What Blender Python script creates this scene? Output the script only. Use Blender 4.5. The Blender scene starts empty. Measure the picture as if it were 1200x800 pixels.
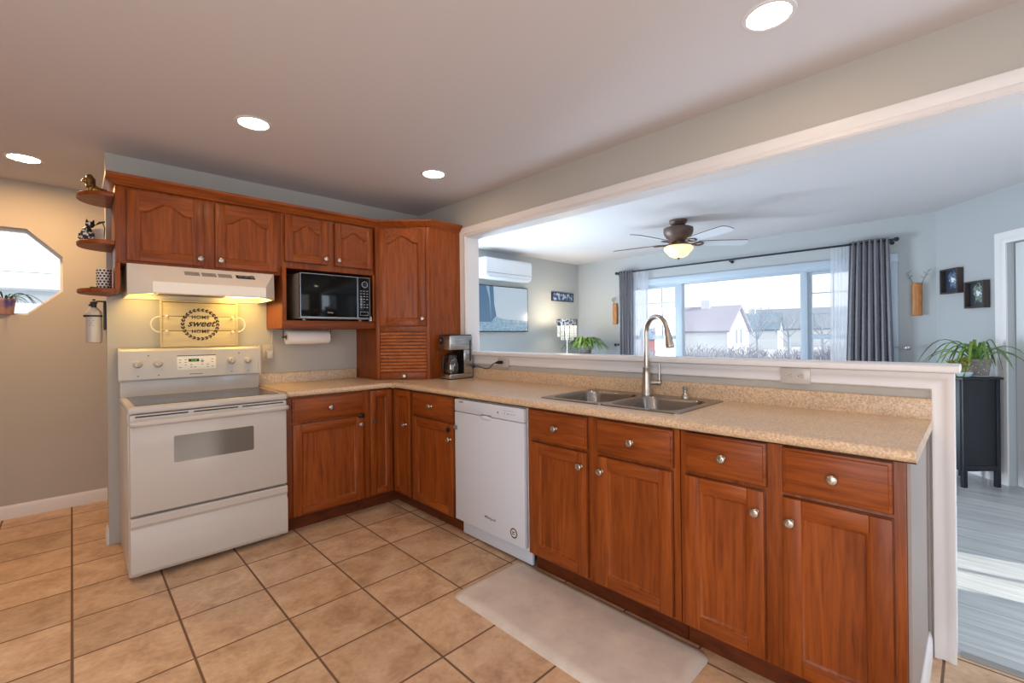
import bpy, bmesh, math, random
from mathutils import Matrix, Vector
random.seed(7)
PI = math.pi
scene = bpy.context.scene
COL = scene.collection

def S(r, g, b):
    f = lambda c: (c/255/12.92) if c/255 <= .04045 else ((c/255+.055)/1.055)**2.4
    return (f(r), f(g), f(b), 1)

# ------------------------------------------------------------------ camera
CAM_POS = Vector((-2.3454, -3.7109, 1.2577))
YAW, ROLL, FPX, CX, CY = .778, -.0111, 530.22, 606.16, 392.99
fw = Vector((math.sin(YAW), math.cos(YAW), 0)); rt = Vector((math.cos(YAW), -math.sin(YAW), 0)); dn = Vector((0, 0, -1))
r2 = rt*math.cos(ROLL) - dn*math.sin(ROLL); d2 = rt*math.sin(ROLL) + dn*math.cos(ROLL)
cd = bpy.data.cameras.new('camera'); cam = bpy.data.objects.new('camera', cd); COL.objects.link(cam)
M = Matrix((r2, -d2, -fw)).transposed().to_4x4(); M.translation = CAM_POS
cam.matrix_world = M
cd.sensor_width = 36; cd.lens = 36*FPX/1200; cd.shift_x = -(CX-600)/1200; cd.shift_y = (CY-400)/1200
cd.clip_start = .05; cd.clip_end = 400
scene.camera = cam

# ------------------------------------------------------------------ light
w = bpy.data.worlds.new('world'); scene.world = w; w.use_nodes = True
SKY = 1.55
w.node_tree.nodes['Background'].inputs[0].default_value = (.86, .93, 1, 1)
w.node_tree.nodes['Background'].inputs[1].default_value = SKY
vs = scene.view_settings
scene.display_settings.display_device = 'sRGB'
vs.view_transform = 'Standard'; vs.look = 'None'; vs.gamma = 1; vs.use_curve_mapping = False
vs.exposure = -.06
cy = scene.cycles
cy.use_denoising = True; cy.max_bounces = 10; cy.diffuse_bounces = 6; cy.glossy_bounces = 4
cy.transparent_max_bounces = 16; cy.sample_clamp_indirect = 8; cy.caustics_reflective = False; cy.caustics_refractive = False

def lamp(name, kind, loc, direction, energy, color, **kw):
    l = bpy.data.lights.new(name, kind); l.energy = energy; l.color = color
    for k, v in kw.items(): setattr(l, k, v)
    o = bpy.data.objects.new(name, l); COL.objects.link(o); o.location = loc
    o.rotation_euler = Vector(direction).to_track_quat('-Z', 'Y').to_euler()
    return o
# sun through the narrow glazed door behind the half wall
lamp('sun', 'SUN', (0, -20, 12), (-.2, 1, -.58), 6.0, (1, .95, .86), angle=.01)
# added area fills at unseen openings, standing in for daylight
lamp('fill_kitchen', 'AREA', (-4.55, -4.3, 1.2), (1, 0, 0), 74, (.90, .94, 1), shape='RECTANGLE', size=2.6, size_y=1.9)
lamp('fill_rear', 'AREA', (-1.9, -5.97, 1.25), (0, 1, 0), 10, (1, .93, .88), shape='RECTANGLE', size=2.4, size_y=1.7)
lamp('fill_living', 'AREA', (.62, -5.25, 1.1), (.25, 1, .1), 34, (.70, .85, 1), shape='RECTANGLE', size=.7, size_y=1.95)
lamp('fill_side', 'AREA', (.76, 1.0, 1.0), (.6, -1, -.12), 165, (.70, .85, 1), shape='RECTANGLE', size=.84, size_y=1.6)
pt = lamp('window_portal', 'AREA', (3.78, -1.58, 1.4), (-1, 0, 0), 1, (1, 1, 1), shape='RECTANGLE', size=3.0, size_y=1.15)
pt.data.cycles.is_portal = True

# ------------------------------------------------------------------ materials
def nmat(name):
    m = bpy.data.materials.new(name); m.use_nodes = True
    nt = m.node_tree; b = nt.nodes['Principled BSDF']
    return m, nt, b
def N(nt, t, **kw):
    n = nt.nodes.new(t)
    for k, v in kw.items(): setattr(n, k, v)
    return n
def L(nt, a, b): nt.links.new(a, b)
def flat(name, c, rough=.5, metal=0, emit=None, es=1, spec=.5, coat=0):
    m, nt, b = nmat(name)
    b.inputs['Base Color'].default_value = c; b.inputs['Roughness'].default_value = rough; b.inputs['Metallic'].default_value = metal
    b.inputs['Specular IOR Level'].default_value = spec; b.inputs['Coat Weight'].default_value = coat
    if emit: b.inputs['Emission Color'].default_value = emit; b.inputs['Emission Strength'].default_value = es
    return m
def ramp(nt, stops, fac):
    r = N(nt, 'ShaderNodeValToRGB')
    while len(r.color_ramp.elements) < len(stops): r.color_ramp.elements.new(.5)
    for e, (p, c) in zip(r.color_ramp.elements, stops): e.position = p; e.color = c
    L(nt, fac, r.inputs[0]); return r.outputs[0]
def noise(nt, vec, scale, detail=4, rough=.5, dist=0):
    n = N(nt, 'ShaderNodeTexNoise'); n.inputs['Scale'].default_value = scale; n.inputs['Detail'].default_value = detail
    n.inputs['Roughness'].default_value = rough; n.inputs['Distortion'].default_value = dist
    if vec is not None: L(nt, vec, n.inputs['Vector'])
    return n.outputs['Fac']
def mapped(nt, scale, rnd=True, rot=(0, 0, 0)):
    tc = N(nt, 'ShaderNodeTexCoord'); v = tc.outputs['Object']
    if rnd:
        oi = N(nt, 'ShaderNodeObjectInfo'); mu = N(nt, 'ShaderNodeMath', operation='MULTIPLY'); mu.inputs[1].default_value = 9.7
        L(nt, oi.outputs['Random'], mu.inputs[0])
        ad = N(nt, 'ShaderNodeVectorMath', operation='ADD'); L(nt, v, ad.inputs[0]); L(nt, mu.outputs[0], ad.inputs[1]); v = ad.outputs[0]
    mp = N(nt, 'ShaderNodeMapping'); mp.inputs['Scale'].default_value = scale; mp.inputs['Rotation'].default_value = rot
    L(nt, v, mp.inputs[0]); return mp.outputs[0]
def mixc(nt, fac, a, b, mode='MIX'):
    m = N(nt, 'ShaderNodeMix', data_type='RGBA', blend_type=mode)
    for s, v in ((m.inputs[0], fac), (m.inputs[6], a), (m.inputs[7], b)):
        if hasattr(v, 'node'): L(nt, v, s)
        else: s.default_value = v
    return m.outputs[2]
def bump(nt, b, h, strength=.2, dist=.002):
    n = N(nt, 'ShaderNodeBump'); n.inputs['Strength'].default_value = strength; n.inputs['Distance'].default_value = dist
    L(nt, h, n.inputs['Height']); L(nt, n.outputs[0], b.inputs['Normal'])

def wood(name, scale, dark, mid, light, rough=.45):
    m, nt, b = nmat(name)
    v = mapped(nt, scale)
    g = noise(nt, v, 4.2, 7, .62, .5)
    v2 = mapped(nt, tuple(s*.33 for s in scale))
    g2 = noise(nt, v2, 1.6, 3, .5, .4)
    c = ramp(nt, [(.28, dark), (.5, mid), (.74, light)], g)
    c2 = ramp(nt, [(.3, (.80, .77, .74, 1)), (.65, (1.08, 1.08, 1.08, 1))], g2)
    c = mixc(nt, 1.0, c, c2, 'MULTIPLY')
    v3 = mapped(nt, tuple(s*7 if s > 5 else s*2 for s in scale))
    g3 = noise(nt, v3, 4, 2, .5)
    c = mixc(nt, .22, c, ramp(nt, [(.35, (.62, .55, .5, 1)), (.6, (1, 1, 1, 1))], g3), 'MULTIPLY')
    L(nt, c, b.inputs['Base Color']); b.inputs['Roughness'].default_value = rough
    b.inputs['Coat Weight'].default_value = .06; b.inputs['Specular IOR Level'].default_value = .28; b.inputs['Coat Roughness'].default_value = .2
    bump(nt, b, g, .06, .001)
    return m
CD, CM, CL = S(104, 47, 11), S(137, 67, 20), S(158, 84, 29)
WV = wood('cherry_vertical', (13, 13, .9), CD, CM, CL)
WTAM = wood('cherry_tambour', (.9, 13, 13), S(134, 66, 20), S(164, 88, 32), S(182, 106, 46))
WX = wood('cherry_along_x', (.9, 13, 13), CD, CM, CL)
WY = wood('cherry_along_y', (13, .9, 13), CD, CM, CL)
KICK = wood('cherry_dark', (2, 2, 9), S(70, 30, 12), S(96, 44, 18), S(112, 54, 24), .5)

WALL = flat('wall_paint', S(181, 177, 170), .75, spec=.25)
WALL2 = flat('wall_paint_living', S(176, 180, 182), .75, spec=.25)
CEIL = flat('ceiling_paint', S(212, 208, 210), .9, spec=.1)
TRIM = flat('trim_white', S(222, 219, 219), .4)
WHITE = flat('appliance_white', S(193, 186, 179), .28, coat=.2)
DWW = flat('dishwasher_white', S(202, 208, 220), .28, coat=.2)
CREAM = flat('hood_enamel', S(238, 231, 218), .28)
OFFW = flat('off_white', S(222, 218, 210), .45)
BLACK = flat('black_plastic', S(20, 20, 22), .4)
DARK = flat('dark_gap', S(34, 30, 28), .7)
GLOSSBLK = flat('black_glass', S(6, 6, 8), .08, spec=.28)
GREYP = flat('grey_plastic', S(110, 112, 114), .45)
NICKEL = flat('brushed_nickel', S(186, 180, 172), .3, 1)
CHROME = flat('chrome', S(205, 205, 205), .14, 1)
BRONZE = flat('oil_bronze', S(96, 76, 68), .45, .3)
IRON = flat('dark_iron', S(44, 48, 58), .45, .4)
PAPER = flat('paper_white', S(238, 234, 228), .85)
SOIL = flat('soil', S(52, 38, 28), .95)
GOLD = flat('antique_gold', S(150, 112, 58), .35, .7)
BLKW = flat('black_wood', S(26, 27, 34), .45)

def steel():
    m, nt, b = nmat('brushed_steel')
    v = mapped(nt, (2, 60, 60)); g = noise(nt, v, 4, 3)
    L(nt, ramp(nt, [(.3, S(158, 155, 150)), (.7, S(196, 192, 188))], g), b.inputs['Base Color'])
    b.inputs['Metallic'].default_value = 1; b.inputs['Roughness'].default_value = .27
    return m
STEEL = steel()
SINKST = flat('sink_steel', S(150, 148, 146), .24, 1)
def counter():
    m, nt, b = nmat('speckled_laminate')
    v = mapped(nt, (1, 1, 1), False)
    a = noise(nt, v, 60, 5, .7); c = noise(nt, v, 130, 3, .6); d = noise(nt, v, 14, 4, .6)
    col = ramp(nt, [(.34, S(164, 136, 110)), (.48, S(200, 171, 138)), (.64, S(222, 198, 168))], a)
    col = mixc(nt, .55, col, ramp(nt, [(.38, S(152, 130, 114)), (.5, S(206, 178, 148)), (.60, S(232, 214, 192))], c))
    col = mixc(nt, .25, col, ramp(nt, [(.4, S(186, 154, 126)), (.6, S(216, 180, 132))], d))
    L(nt, col, b.inputs['Base Color']); b.inputs['Roughness'].default_value = .3
    return m
COUNTER = counter()
def tile():
    m, nt, b = nmat('floor_tile')
    SZ = .3457; ox, oy = -1.3165, -1.1946
    tc = N(nt, 'ShaderNodeTexCoord'); sep = N(nt, 'ShaderNodeSeparateXYZ')
    geo = N(nt, 'ShaderNodeNewGeometry'); L(nt, geo.outputs['Position'], sep.inputs[0])
    cells = []; masks = []
    for out, off in ((sep.outputs[0], ox), (sep.outputs[1], oy)):
        a = N(nt, 'ShaderNodeMath', operation='SUBTRACT'); L(nt, out, a.inputs[0]); a.inputs[1].default_value = off-20*SZ
        d = N(nt, 'ShaderNodeMath', operation='DIVIDE'); L(nt, a.outputs[0], d.inputs[0]); d.inputs[1].default_value = SZ
        fl = N(nt, 'ShaderNodeMath', operation='FLOOR'); L(nt, d.outputs[0], fl.inputs[0]); cells.append(fl.outputs[0])
        fr = N(nt, 'ShaderNodeMath', operation='FRACT'); L(nt, d.outputs[0], fr.inputs[0])
        s = N(nt, 'ShaderNodeMath', operation='SUBTRACT'); L(nt, fr.outputs[0], s.inputs[0]); s.inputs[1].default_value = .5
        ab = N(nt, 'ShaderNodeMath', operation='ABSOLUTE'); L(nt, s.outputs[0], ab.inputs[0]); masks.append(ab.outputs[0])
    mx = N(nt, 'ShaderNodeMath', operation='MAXIMUM'); L(nt, masks[0], mx.inputs[0]); L(nt, masks[1], mx.inputs[1])
    g = N(nt, 'ShaderNodeMapRange'); L(nt, mx.outputs[0], g.inputs[0]); g.inputs[1].default_value = .484; g.inputs[2].default_value = .490
    cb = N(nt, 'ShaderNodeCombineXYZ'); L(nt, cells[0], cb.inputs[0]); L(nt, cells[1], cb.inputs[1])
    wn = N(nt, 'ShaderNodeTexWhiteNoise', noise_dimensions='3D'); L(nt, cb.outputs[0], wn.inputs[0])
    sc = N(nt, 'ShaderNodeVectorMath', operation='SCALE'); L(nt, wn.outputs['Color'], sc.inputs[0]); sc.inputs['Scale'].default_value = 30
    ad = N(nt, 'ShaderNodeVectorMath', operation='ADD'); L(nt, geo.outputs['Position'], ad.inputs[0]); L(nt, sc.outputs[0], ad.inputs[1])
    n1 = noise(nt, ad.outputs[0], 6.5, 6, .62, .5); n2 = noise(nt, ad.outputs[0], 40, 4, .6)
    c = ramp(nt, [(.32, S(166, 130, 100)), (.5, S(202, 168, 136)), (.66, S(222, 194, 164))], n1)
    c = mixc(nt, .3, c, ramp(nt, [(.35, S(176, 136, 104)), (.65, S(226, 190, 152))], n2))
    vr = N(nt, 'ShaderNodeMapRange'); L(nt, wn.outputs['Value'], vr.inputs[0]); vr.inputs[3].default_value = .86; vr.inputs[4].default_value = 1.06
    cv = N(nt, 'ShaderNodeCombineColor')
    for i in range(3): L(nt, vr.outputs[0], cv.inputs[i])
    c = mixc(nt, 1, c, cv.outputs[0], 'MULTIPLY')
    c = mixc(nt, g.outputs[0], c, S(110, 82, 62))
    L(nt, c, b.inputs['Base Color'])
    rr = N(nt, 'ShaderNodeMapRange'); L(nt, g.outputs[0], rr.inputs[0]); rr.inputs[3].default_value = .36; rr.inputs[4].default_value = .9
    L(nt, rr.outputs[0], b.inputs['Roughness'])
    inv = N(nt, 'ShaderNodeMath', operation='MULTIPLY_ADD'); L(nt, g.outputs[0], inv.inputs[0]); inv.inputs[1].default_value = -1; L(nt, n2, inv.inputs[2])
    bump(nt, b, inv.outputs[0], .25, .002)
    return m
TILE = tile()
def laminate():
    m, nt, b = nmat('grey_laminate')
    geo = N(nt, 'ShaderNodeNewGeometry'); mp = N(nt, 'ShaderNodeMapping'); mp.inputs['Rotation'].default_value = (0, 0, PI/2)
    L(nt, geo.outputs['Position'], mp.inputs[0])
    br = N(nt, 'ShaderNodeTexBrick'); L(nt, mp.outputs[0], br.inputs[0])
    br.inputs['Scale'].default_value = 1; br.inputs['Brick Width'].default_value = 1.2; br.inputs['Row Height'].default_value = .19
    br.inputs['Mortar Size'].default_value = .002; br.inputs['Color1'].default_value = S(176, 180, 180); br.inputs['Color2'].default_value = S(196, 198, 196); br.inputs['Mortar'].default_value = S(120, 124, 126)
    mp2 = N(nt, 'ShaderNodeMapping'); mp2.inputs['Scale'].default_value = (14, 1.1, 1); L(nt, geo.outputs['Position'], mp2.inputs[0])
    g = noise(nt, mp2.outputs[0], 2.5, 6, .6, .5)
    c = mixc(nt, 1, br.outputs[0], ramp(nt, [(.3, (.72, .73, .75, 1)), (.62, (1.05, 1.05, 1.05, 1))], g), 'MULTIPLY')
    L(nt, c, b.inputs['Base Color']); b.inputs['Roughness'].default_value = .32
    return m
LAM = laminate()
def glass(name, tint=(1, 1, 1, 1), refl=.06):
    m = bpy.data.materials.new(name); m.use_nodes = True; nt = m.node_tree; nt.nodes.clear()
    o = N(nt, 'ShaderNodeOutputMaterial'); t = N(nt, 'ShaderNodeBsdfTransparent'); t.inputs[0].default_value = tint
    g = N(nt, 'ShaderNodeBsdfGlossy'); g.inputs['Roughness'].default_value = .03
    mx = N(nt, 'ShaderNodeMixShader'); mx.inputs[0].default_value = refl
    L(nt, t.outputs[0], mx.inputs[1]); L(nt, g.outputs[0], mx.inputs[2]); L(nt, mx.outputs[0], o.inputs[0])
    return m
PANE = glass('window_glass')
CARAFE = glass('carafe_glass', (.55, .52, .5, 1), .14)
CRYST = flat('crystal', S(236, 232, 224), .12, spec=.9)
def sheer():
    m = bpy.data.materials.new('sheer_voile'); m.use_nodes = True; nt = m.node_tree; nt.nodes.clear()
    o = N(nt, 'ShaderNodeOutputMaterial'); t = N(nt, 'ShaderNodeBsdfTransparent')
    tr = N(nt, 'ShaderNodeBsdfTranslucent'); tr.inputs[0].default_value = (.9, .92, .96, 1)
    d = N(nt, 'ShaderNodeBsdfDiffuse'); d.inputs[0].default_value = (.9, .92, .96, 1)
    m1 = N(nt, 'ShaderNodeMixShader'); m1.inputs[0].default_value = .4; L(nt, tr.outputs[0], m1.inputs[1]); L(nt, d.outputs[0], m1.inputs[2])
    m2 = N(nt, 'ShaderNodeMixShader'); m2.inputs[0].default_value = .6; L(nt, t.outputs[0], m2.inputs[1]); L(nt, m1.outputs[0], m2.inputs[2])
    L(nt, m2.outputs[0], o.inputs[0]); return m
SHEER = sheer()
def speck(name, stops, scale, rough=.6, detail=3, vscale=(1, 1, 1)):
    m, nt, b = nmat(name); g = noise(nt, mapped(nt, vscale), scale, detail, .6)
    L(nt, ramp(nt, stops, g), b.inputs['Base Color']); b.inputs['Roughness'].default_value = rough; return m
CURT = speck('grey_curtain', [(.3, S(120, 119, 126)), (.7, S(140, 139, 146))], 60, .85)
MAT = speck('kitchen_mat', [(.3, S(196, 184, 174)), (.7, S(214, 202, 192))], 9, .6)
PATTERN = speck('patterned_glaze', [(.54, S(30, 30, 32)), (.57, S(210, 208, 204))], 60, .35, 1)
LEAF = speck('leaf_green', [(.3, S(52, 92, 36)), (.7, S(120, 160, 74))], 12, .5)
LEAF2 = speck('leaf_dark', [(.3, S(40, 70, 44)), (.7, S(84, 120, 70))], 12, .5)
LEAFY = speck('leaf_yellow_green', [(.3, S(78, 108, 38)), (.7, S(134, 156, 70))], 12, .5)
SUCC = speck('succulent_leaf', [(.35, S(88, 110, 48)), (.5, S(150, 150, 60)), (.68, S(120, 70, 60))], 22, .5)
POTG = speck('grey_pot', [(.3, S(120, 110, 106)), (.7, S(146, 136, 132))], 30, .55)
PLAQ = wood('plaque_wood', (16, 16, 2), S(150, 96, 52), S(186, 126, 74), S(206, 150, 96), .6)
SIGNW = speck('sign_board', [(.3, S(186, 170, 132)), (.7, S(206, 190, 152))], 5, .6, 5, (.6, 6, 6))
TRANSP_BAND = speck('lamp_band', [(.45, S(34, 32, 36)), (.55, S(176, 172, 172))], 26, .4, 1)
BLUEART = speck('blue_panel', [(.4, S(36, 50, 86)), (.5, S(70, 96, 140)), (.6, S(170, 186, 206))], 24, .5, 2)
LAMPW = flat('lamp_lens_warm', S(255, 246, 230), .4, emit=(1, .72, .47, 1), es=62)
LAMPH = flat('hall_lens_warm', S(255, 246, 230), .4, emit=(1, .58, .25, 1), es=400)
HOODL = flat('hood_lens', S(255, 240, 200), .4, emit=(1, .66, .17, 1), es=13)
FANL = flat('fan_bowl_glass', S(255, 226, 170), .4, emit=(1, .66, .26, 1), es=1.35)
BULB = flat('bulb_glow', S(255, 246, 226), .4, emit=(1, .86, .62, 1), es=30)
FANBL = flat('fan_blade', S(206, 208, 214), .4)
RUBBER = flat('toe_shadow_gap', S(40, 36, 34), .8)

# ------------------------------------------------------------------ mesh builder
class MB:
    def __init__(s, M=None): s.bm = bmesh.new(); s.M = M or Matrix(); s.mi = 0
    def v(s, p): return s.bm.verts.new(s.M @ Vector(p))
    def face(s, vs):
        try: f = s.bm.faces.new(vs); f.material_index = s.mi; return f
        except ValueError: return None
    def poly(s, pts): return s.face([s.v(p) for p in pts])
    def box(s, a, b, bev=0, seg=2):
        x0, y0, z0 = [min(p, q) for p, q in zip(a, b)]; x1, y1, z1 = [max(p, q) for p, q in zip(a, b)]
        vs = [s.v(p) for p in ((x0,y0,z0),(x1,y0,z0),(x1,y1,z0),(x0,y1,z0),(x0,y0,z1),(x1,y0,z1),(x1,y1,z1),(x0,y1,z1))]
        fs = [s.face([vs[i] for i in q]) for q in ((3,2,1,0),(4,5,6,7),(0,1,5,4),(1,2,6,5),(2,3,7,6),(3,0,4,7))]
        if bev:
            es = list({e for f in fs for e in f.edges})
            r = bmesh.ops.bevel(s.bm, geom=es, offset=bev, segments=seg, profile=.5, affect='EDGES')
            for f in r['faces']: f.material_index = s.mi
        return s
    def loft(s, rings, close=True, cap=True):
        R = [[s.v(p) for p in r] for r in rings]; n = len(R[0])
        for a, b in zip(R, R[1:]):
            for i in range(n if close else n-1):
                j = (i+1) % n; s.face([a[i], a[j], b[j], b[i]])
        if cap and close:
            s.face(R[0][::-1]); s.face(R[-1])
        return s
    def prism(s, pts, lo, hi, axis='z'):
        f = {'z': lambda p, h: (p[0], p[1], h), 'x': lambda p, h: (h, p[0], p[1]), 'y': lambda p, h: (p[0], h, p[1])}[axis]
        return s.loft([[f(p, lo) for p in pts], [f(p, hi) for p in pts]])
    def hole(s, outer, inner, lo, hi, axis='y'):
        f = {'z': lambda p, h: (p[0], p[1], h), 'x': lambda p, h: (h, p[0], p[1]), 'y': lambda p, h: (p[0], h, p[1])}[axis]
        n = len(outer); A = [[s.v(f(p, h)) for p in l] for l in (outer, inner) for h in (lo, hi)]
        for i in range(n):
            j = (i+1) % n
            s.face([A[0][i], A[0][j], A[2][j], A[2][i]]); s.face([A[1][i], A[1][j], A[3][j], A[3][i]])
            s.face([A[2][i], A[2][j], A[3][j], A[3][i]]); s.face([A[0][i], A[0][j], A[1][j], A[1][i]])
        return s
    def lathe(s, prof, c=(0, 0, 0), seg=24, axis='z', cap=True):
        rings = []
        for r, h in prof:
            ring = []
            for i in range(seg):
                a = 2*PI*i/seg; x, y = r*math.cos(a), r*math.sin(a)
                p = {'z': (x, y, h), 'y': (x, h, y), 'x': (h, x, y)}[axis]
                ring.append((c[0]+p[0], c[1]+p[1], c[2]+p[2]))
            rings.append(ring)
        return s.loft(rings, True, cap)
    def tube(s, pts, r, seg=10, cap=True):
        pts = [Vector(p) for p in pts]; n = len(pts); rr = r if isinstance(r, (list, tuple)) else [r]*n
        up = None; rings = []
        for i, p in enumerate(pts):
            t = (pts[min(i+1, n-1)]-pts[max(i-1, 0)]).normalized()
            if up is None: up = t.orthogonal().normalized()
            up = (up - t*up.dot(t)).normalized(); sd = t.cross(up)
            rings.append([tuple(p + (up*math.cos(2*PI*k/seg) + sd*math.sin(2*PI*k/seg))*rr[i]) for k in range(seg)])
        return s.loft(rings, True, cap)
    def ball(s, c, r, seg=16, rings=10):
        if not isinstance(r, (tuple, list)): r = (r, r, r)
        R = []
        for j in range(rings+1):
            a = -PI/2 + PI*j/rings; k = max(math.cos(a), .02)
            R.append([(c[0]+r[0]*k*math.cos(2*PI*i/seg), c[1]+r[1]*k*math.sin(2*PI*i/seg), c[2]+r[2]*math.sin(a)) for i in range(seg)])
        return s.loft(R)
    def sweep(s, path, prof, n, closed=False):
        # path: 3D points in a plane with normal n; prof: (a along in-plane side normal, b along n)
        path = [Vector(p) for p in path]; n = Vector(n).normalized(); rings = []
        for i, p in enumerate(path):
            def side(a, b): return (b-a).normalized().cross(n)
            if i == 0: m = side(path[0], path[1]); k = 1
            elif i == len(path)-1: m = side(path[-2], path[-1]); k = 1
            else:
                s1, s2 = side(path[i-1], p), side(p, path[i+1]); m = (s1+s2).normalized(); k = 1/max(m.dot(s1), .2)
            rings.append([tuple(p + m*(a*k) + n*b) for a, b in prof])
        return s.loft(rings)
    def ribbon(s, pts, wid, up=(0, 0, 1), thick=.0015):
        pts = [Vector(p) for p in pts]; n = len(pts); top = []
        for i, p in enumerate(pts):
            t = (pts[min(i+1, n-1)]-pts[max(i-1, 0)]).normalized(); sd = t.cross(Vector(up))
            if sd.length < 1e-4: sd = Vector((1, 0, 0))
            sd.normalize(); nn = sd.cross(t).normalized(); ww = wid[i] if isinstance(wid, list) else wid
            top.append([p-sd*ww/2, p-nn*ww*.18-nn*thick, p+sd*ww/2, p-nn*ww*.18+nn*thick])
        return s.loft([[tuple(q) for q in r] for r in top])
    def build(s, name, mats, parent=None, smooth=35, recalc=True):
        bm = s.bm
        if recalc: bmesh.ops.recalc_face_normals(bm, faces=bm.faces)
        if parent is not None:
            o_ = Vector((0, 0, 0)); p = parent
            while p is not None: o_ += p.location; p = p.parent
        else:
            xs = [v.co for v in bm.verts]
            lo = [min(v[i] for v in xs) for i in range(3)]; hi = [max(v[i] for v in xs) for i in range(3)]
            o_ = Vector(((lo[0]+hi[0])/2, (lo[1]+hi[1])/2, lo[2]))
        bmesh.ops.translate(bm, verts=bm.verts, vec=-o_)
        me = bpy.data.meshes.new(name); bm.to_mesh(me); bm.free()
        for m in (mats if isinstance(mats, (list, tuple)) else [mats]): me.materials.append(m)
        o = bpy.data.objects.new(name, me); COL.objects.link(o)
        if smooth: me.shade_smooth(); me.set_sharp_from_angle(angle=math.radians(smooth))
        if parent is not None: o.parent = parent
        else: o.location = o_
        return o

def tag(o, label=None, cat=None, group=None, kind=None):
    for k, v in (('label', label), ('category', cat), ('group', group), ('kind', kind)):
        if v: o[k] = v
    return o
def thing(name, loc, label, cat, group=None):
    o = bpy.data.objects.new(name, None); o.empty_display_size = .1; COL.objects.link(o); o.location = loc
    return tag(o, label, cat, group)
def struct(name, mb, mats, smooth=35, label=None):
    o = mb.build(name, mats, None, smooth); o['kind'] = 'structure'
    if label: o['label'] = label
    return o
def copy_tree(o, parent=None):
    c = o.copy(); COL.objects.link(c); c.parent = parent
    for ch in [x for x in bpy.data.objects if x.parent == o]: copy_tree(ch, c)
    return c
def frame(origin, U, O, Z=(0, 0, 1)):
    m = Matrix((Vector(U).normalized(), Vector(O).normalized(), Vector(Z).normalized())).transposed().to_4x4(); m.translation = Vector(origin)
    return m
def text(body, size, M, mat, parent, name='lettering', shear=0, ext=.0006, spacing=1, align='CENTER', bold=0):
    cu = bpy.data.curves.new('t', 'FONT'); cu.body = body; cu.size = size; cu.extrude = ext; cu.shear = shear
    cu.align_x = align; cu.align_y = 'CENTER'; cu.space_character = spacing; cu.resolution_u = 3; cu.offset = bold
    ob = bpy.data.objects.new('t', cu); me = bpy.data.meshes.new_from_object(ob)
    bpy.data.objects.remove(ob); bpy.data.curves.remove(cu)
    mb = MB(); mb.bm.from_mesh(me); bpy.data.meshes.remove(me)
    bmesh.ops.transform(mb.bm, matrix=M, verts=mb.bm.verts)
    for f in mb.bm.faces: f.material_index = 0
    return mb.build(name, mat, parent, 0)
def facing(F, u, o, z):
    # text plane: x -> U, y -> Z, z -> outward
    m = Matrix((F.col[0].xyz, F.col[2].xyz, F.col[1].xyz)).transposed().to_4x4(); m.translation = F @ Vector((u, o, z)); return m

# ------------------------------------------------------------------ structure
H = 2.41
WX0 = .035           # kitchen face of the peninsula wall
TH = .125
WY0 = .035           # kitchen face of the range wall
mb = MB(); mb.box((-4.6, -6.1, -.05), (.1, 1.3, 0)); struct('floor', mb, TILE)
mb = MB(); mb.box((.1, -6.1, -.05), (4.4, 1.3, 0)); struct('floor', mb, LAM)
mb = MB(); mb.box((.085, -5.2, 0), (.125, -3.66, .006), .002); struct('trim_1', mb, flat('strip', S(150, 146, 140), .5))
mb = MB(); mb.box((-4.75, -6.25, H), (4.5, 1.4, H+.06)); struct('ceiling', mb, CEIL)
mb = MB(); mb.box((-2.19, WY0, 0), (WX0+TH, WY0+.12, H)); struct('wall_back', mb, WALL)
# hall wall with the octagonal opening
oc = (-2.70, 1.757); R8 = .3125/math.cos(PI/8)
octo = [(oc[0]+R8*math.cos(PI/8+PI/4*i), oc[1]+R8*math.sin(PI/8+PI/4*i)) for i in range(8)]
xl, xr = -4.6, WX0+TH
outer = [(xr, octo[0][1]), (octo[1][0], H), (octo[2][0], H), (xl, octo[3][1]), (xl, octo[4][1]), (octo[5][0], 0), (octo[6][0], 0), (xr, octo[7][1])]
mb = MB()
mb.hole(outer, octo, 1.11, 1.25, 'y')
for c, a, b in (((xr, H), 0, 1), ((xl, H), 2, 3), ((xl, 0), 4, 5), ((xr, 0), 6, 7)):
    mb.prism([outer[a], c, outer[b]], 1.11, 1.25, 'y')
struct('wall_hall', mb, WALL)
# octagonal window unit
mb = MB(); i2 = [(oc[0]+(p[0]-oc[0])*.945, oc[1]+(p[1]-oc[1])*.945) for p in octo]
mb.hole(octo, i2, 1.19, 1.245, 'y'); w2 = struct('window_2', mb, TRIM)
mb = MB(); mb.prism(i2, 1.215, 1.219, 'y'); mb.build('pane', PANE, w2)
# left and rear kitchen walls with unseen openings added for the fill lamps
def rect(a, b, c, d): return [(a, b), (c, b), (c, d), (a, d)]
mb = MB(); mb.hole(rect(-6.1, 0, 1.3, H), rect(-5.6, .25, -3.0, 2.15), -4.72, -4.6, 'x'); struct('wall_left', mb, WALL)
mb = MB(); mb.hole(rect(-4.6, 0, .1, H), rect(-3.1, .4, -.7, 2.1), -6.1, -5.98, 'y'); struct('wall_rear', mb, WALL)
mb = MB()
mb.box((WX0, -5.2, 2.092), (WX0+TH, -.70, H)); mb.box((WX0, -.70, 0), (WX0+TH, .9, H))
mb.box((WX0, -3.63, 0), (WX0+TH, -.70, 1.098))
mb.box((WX0, -6.1, 0), (WX0+TH, -5.2, H))
struct('wall_right', mb, WALL)
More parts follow.
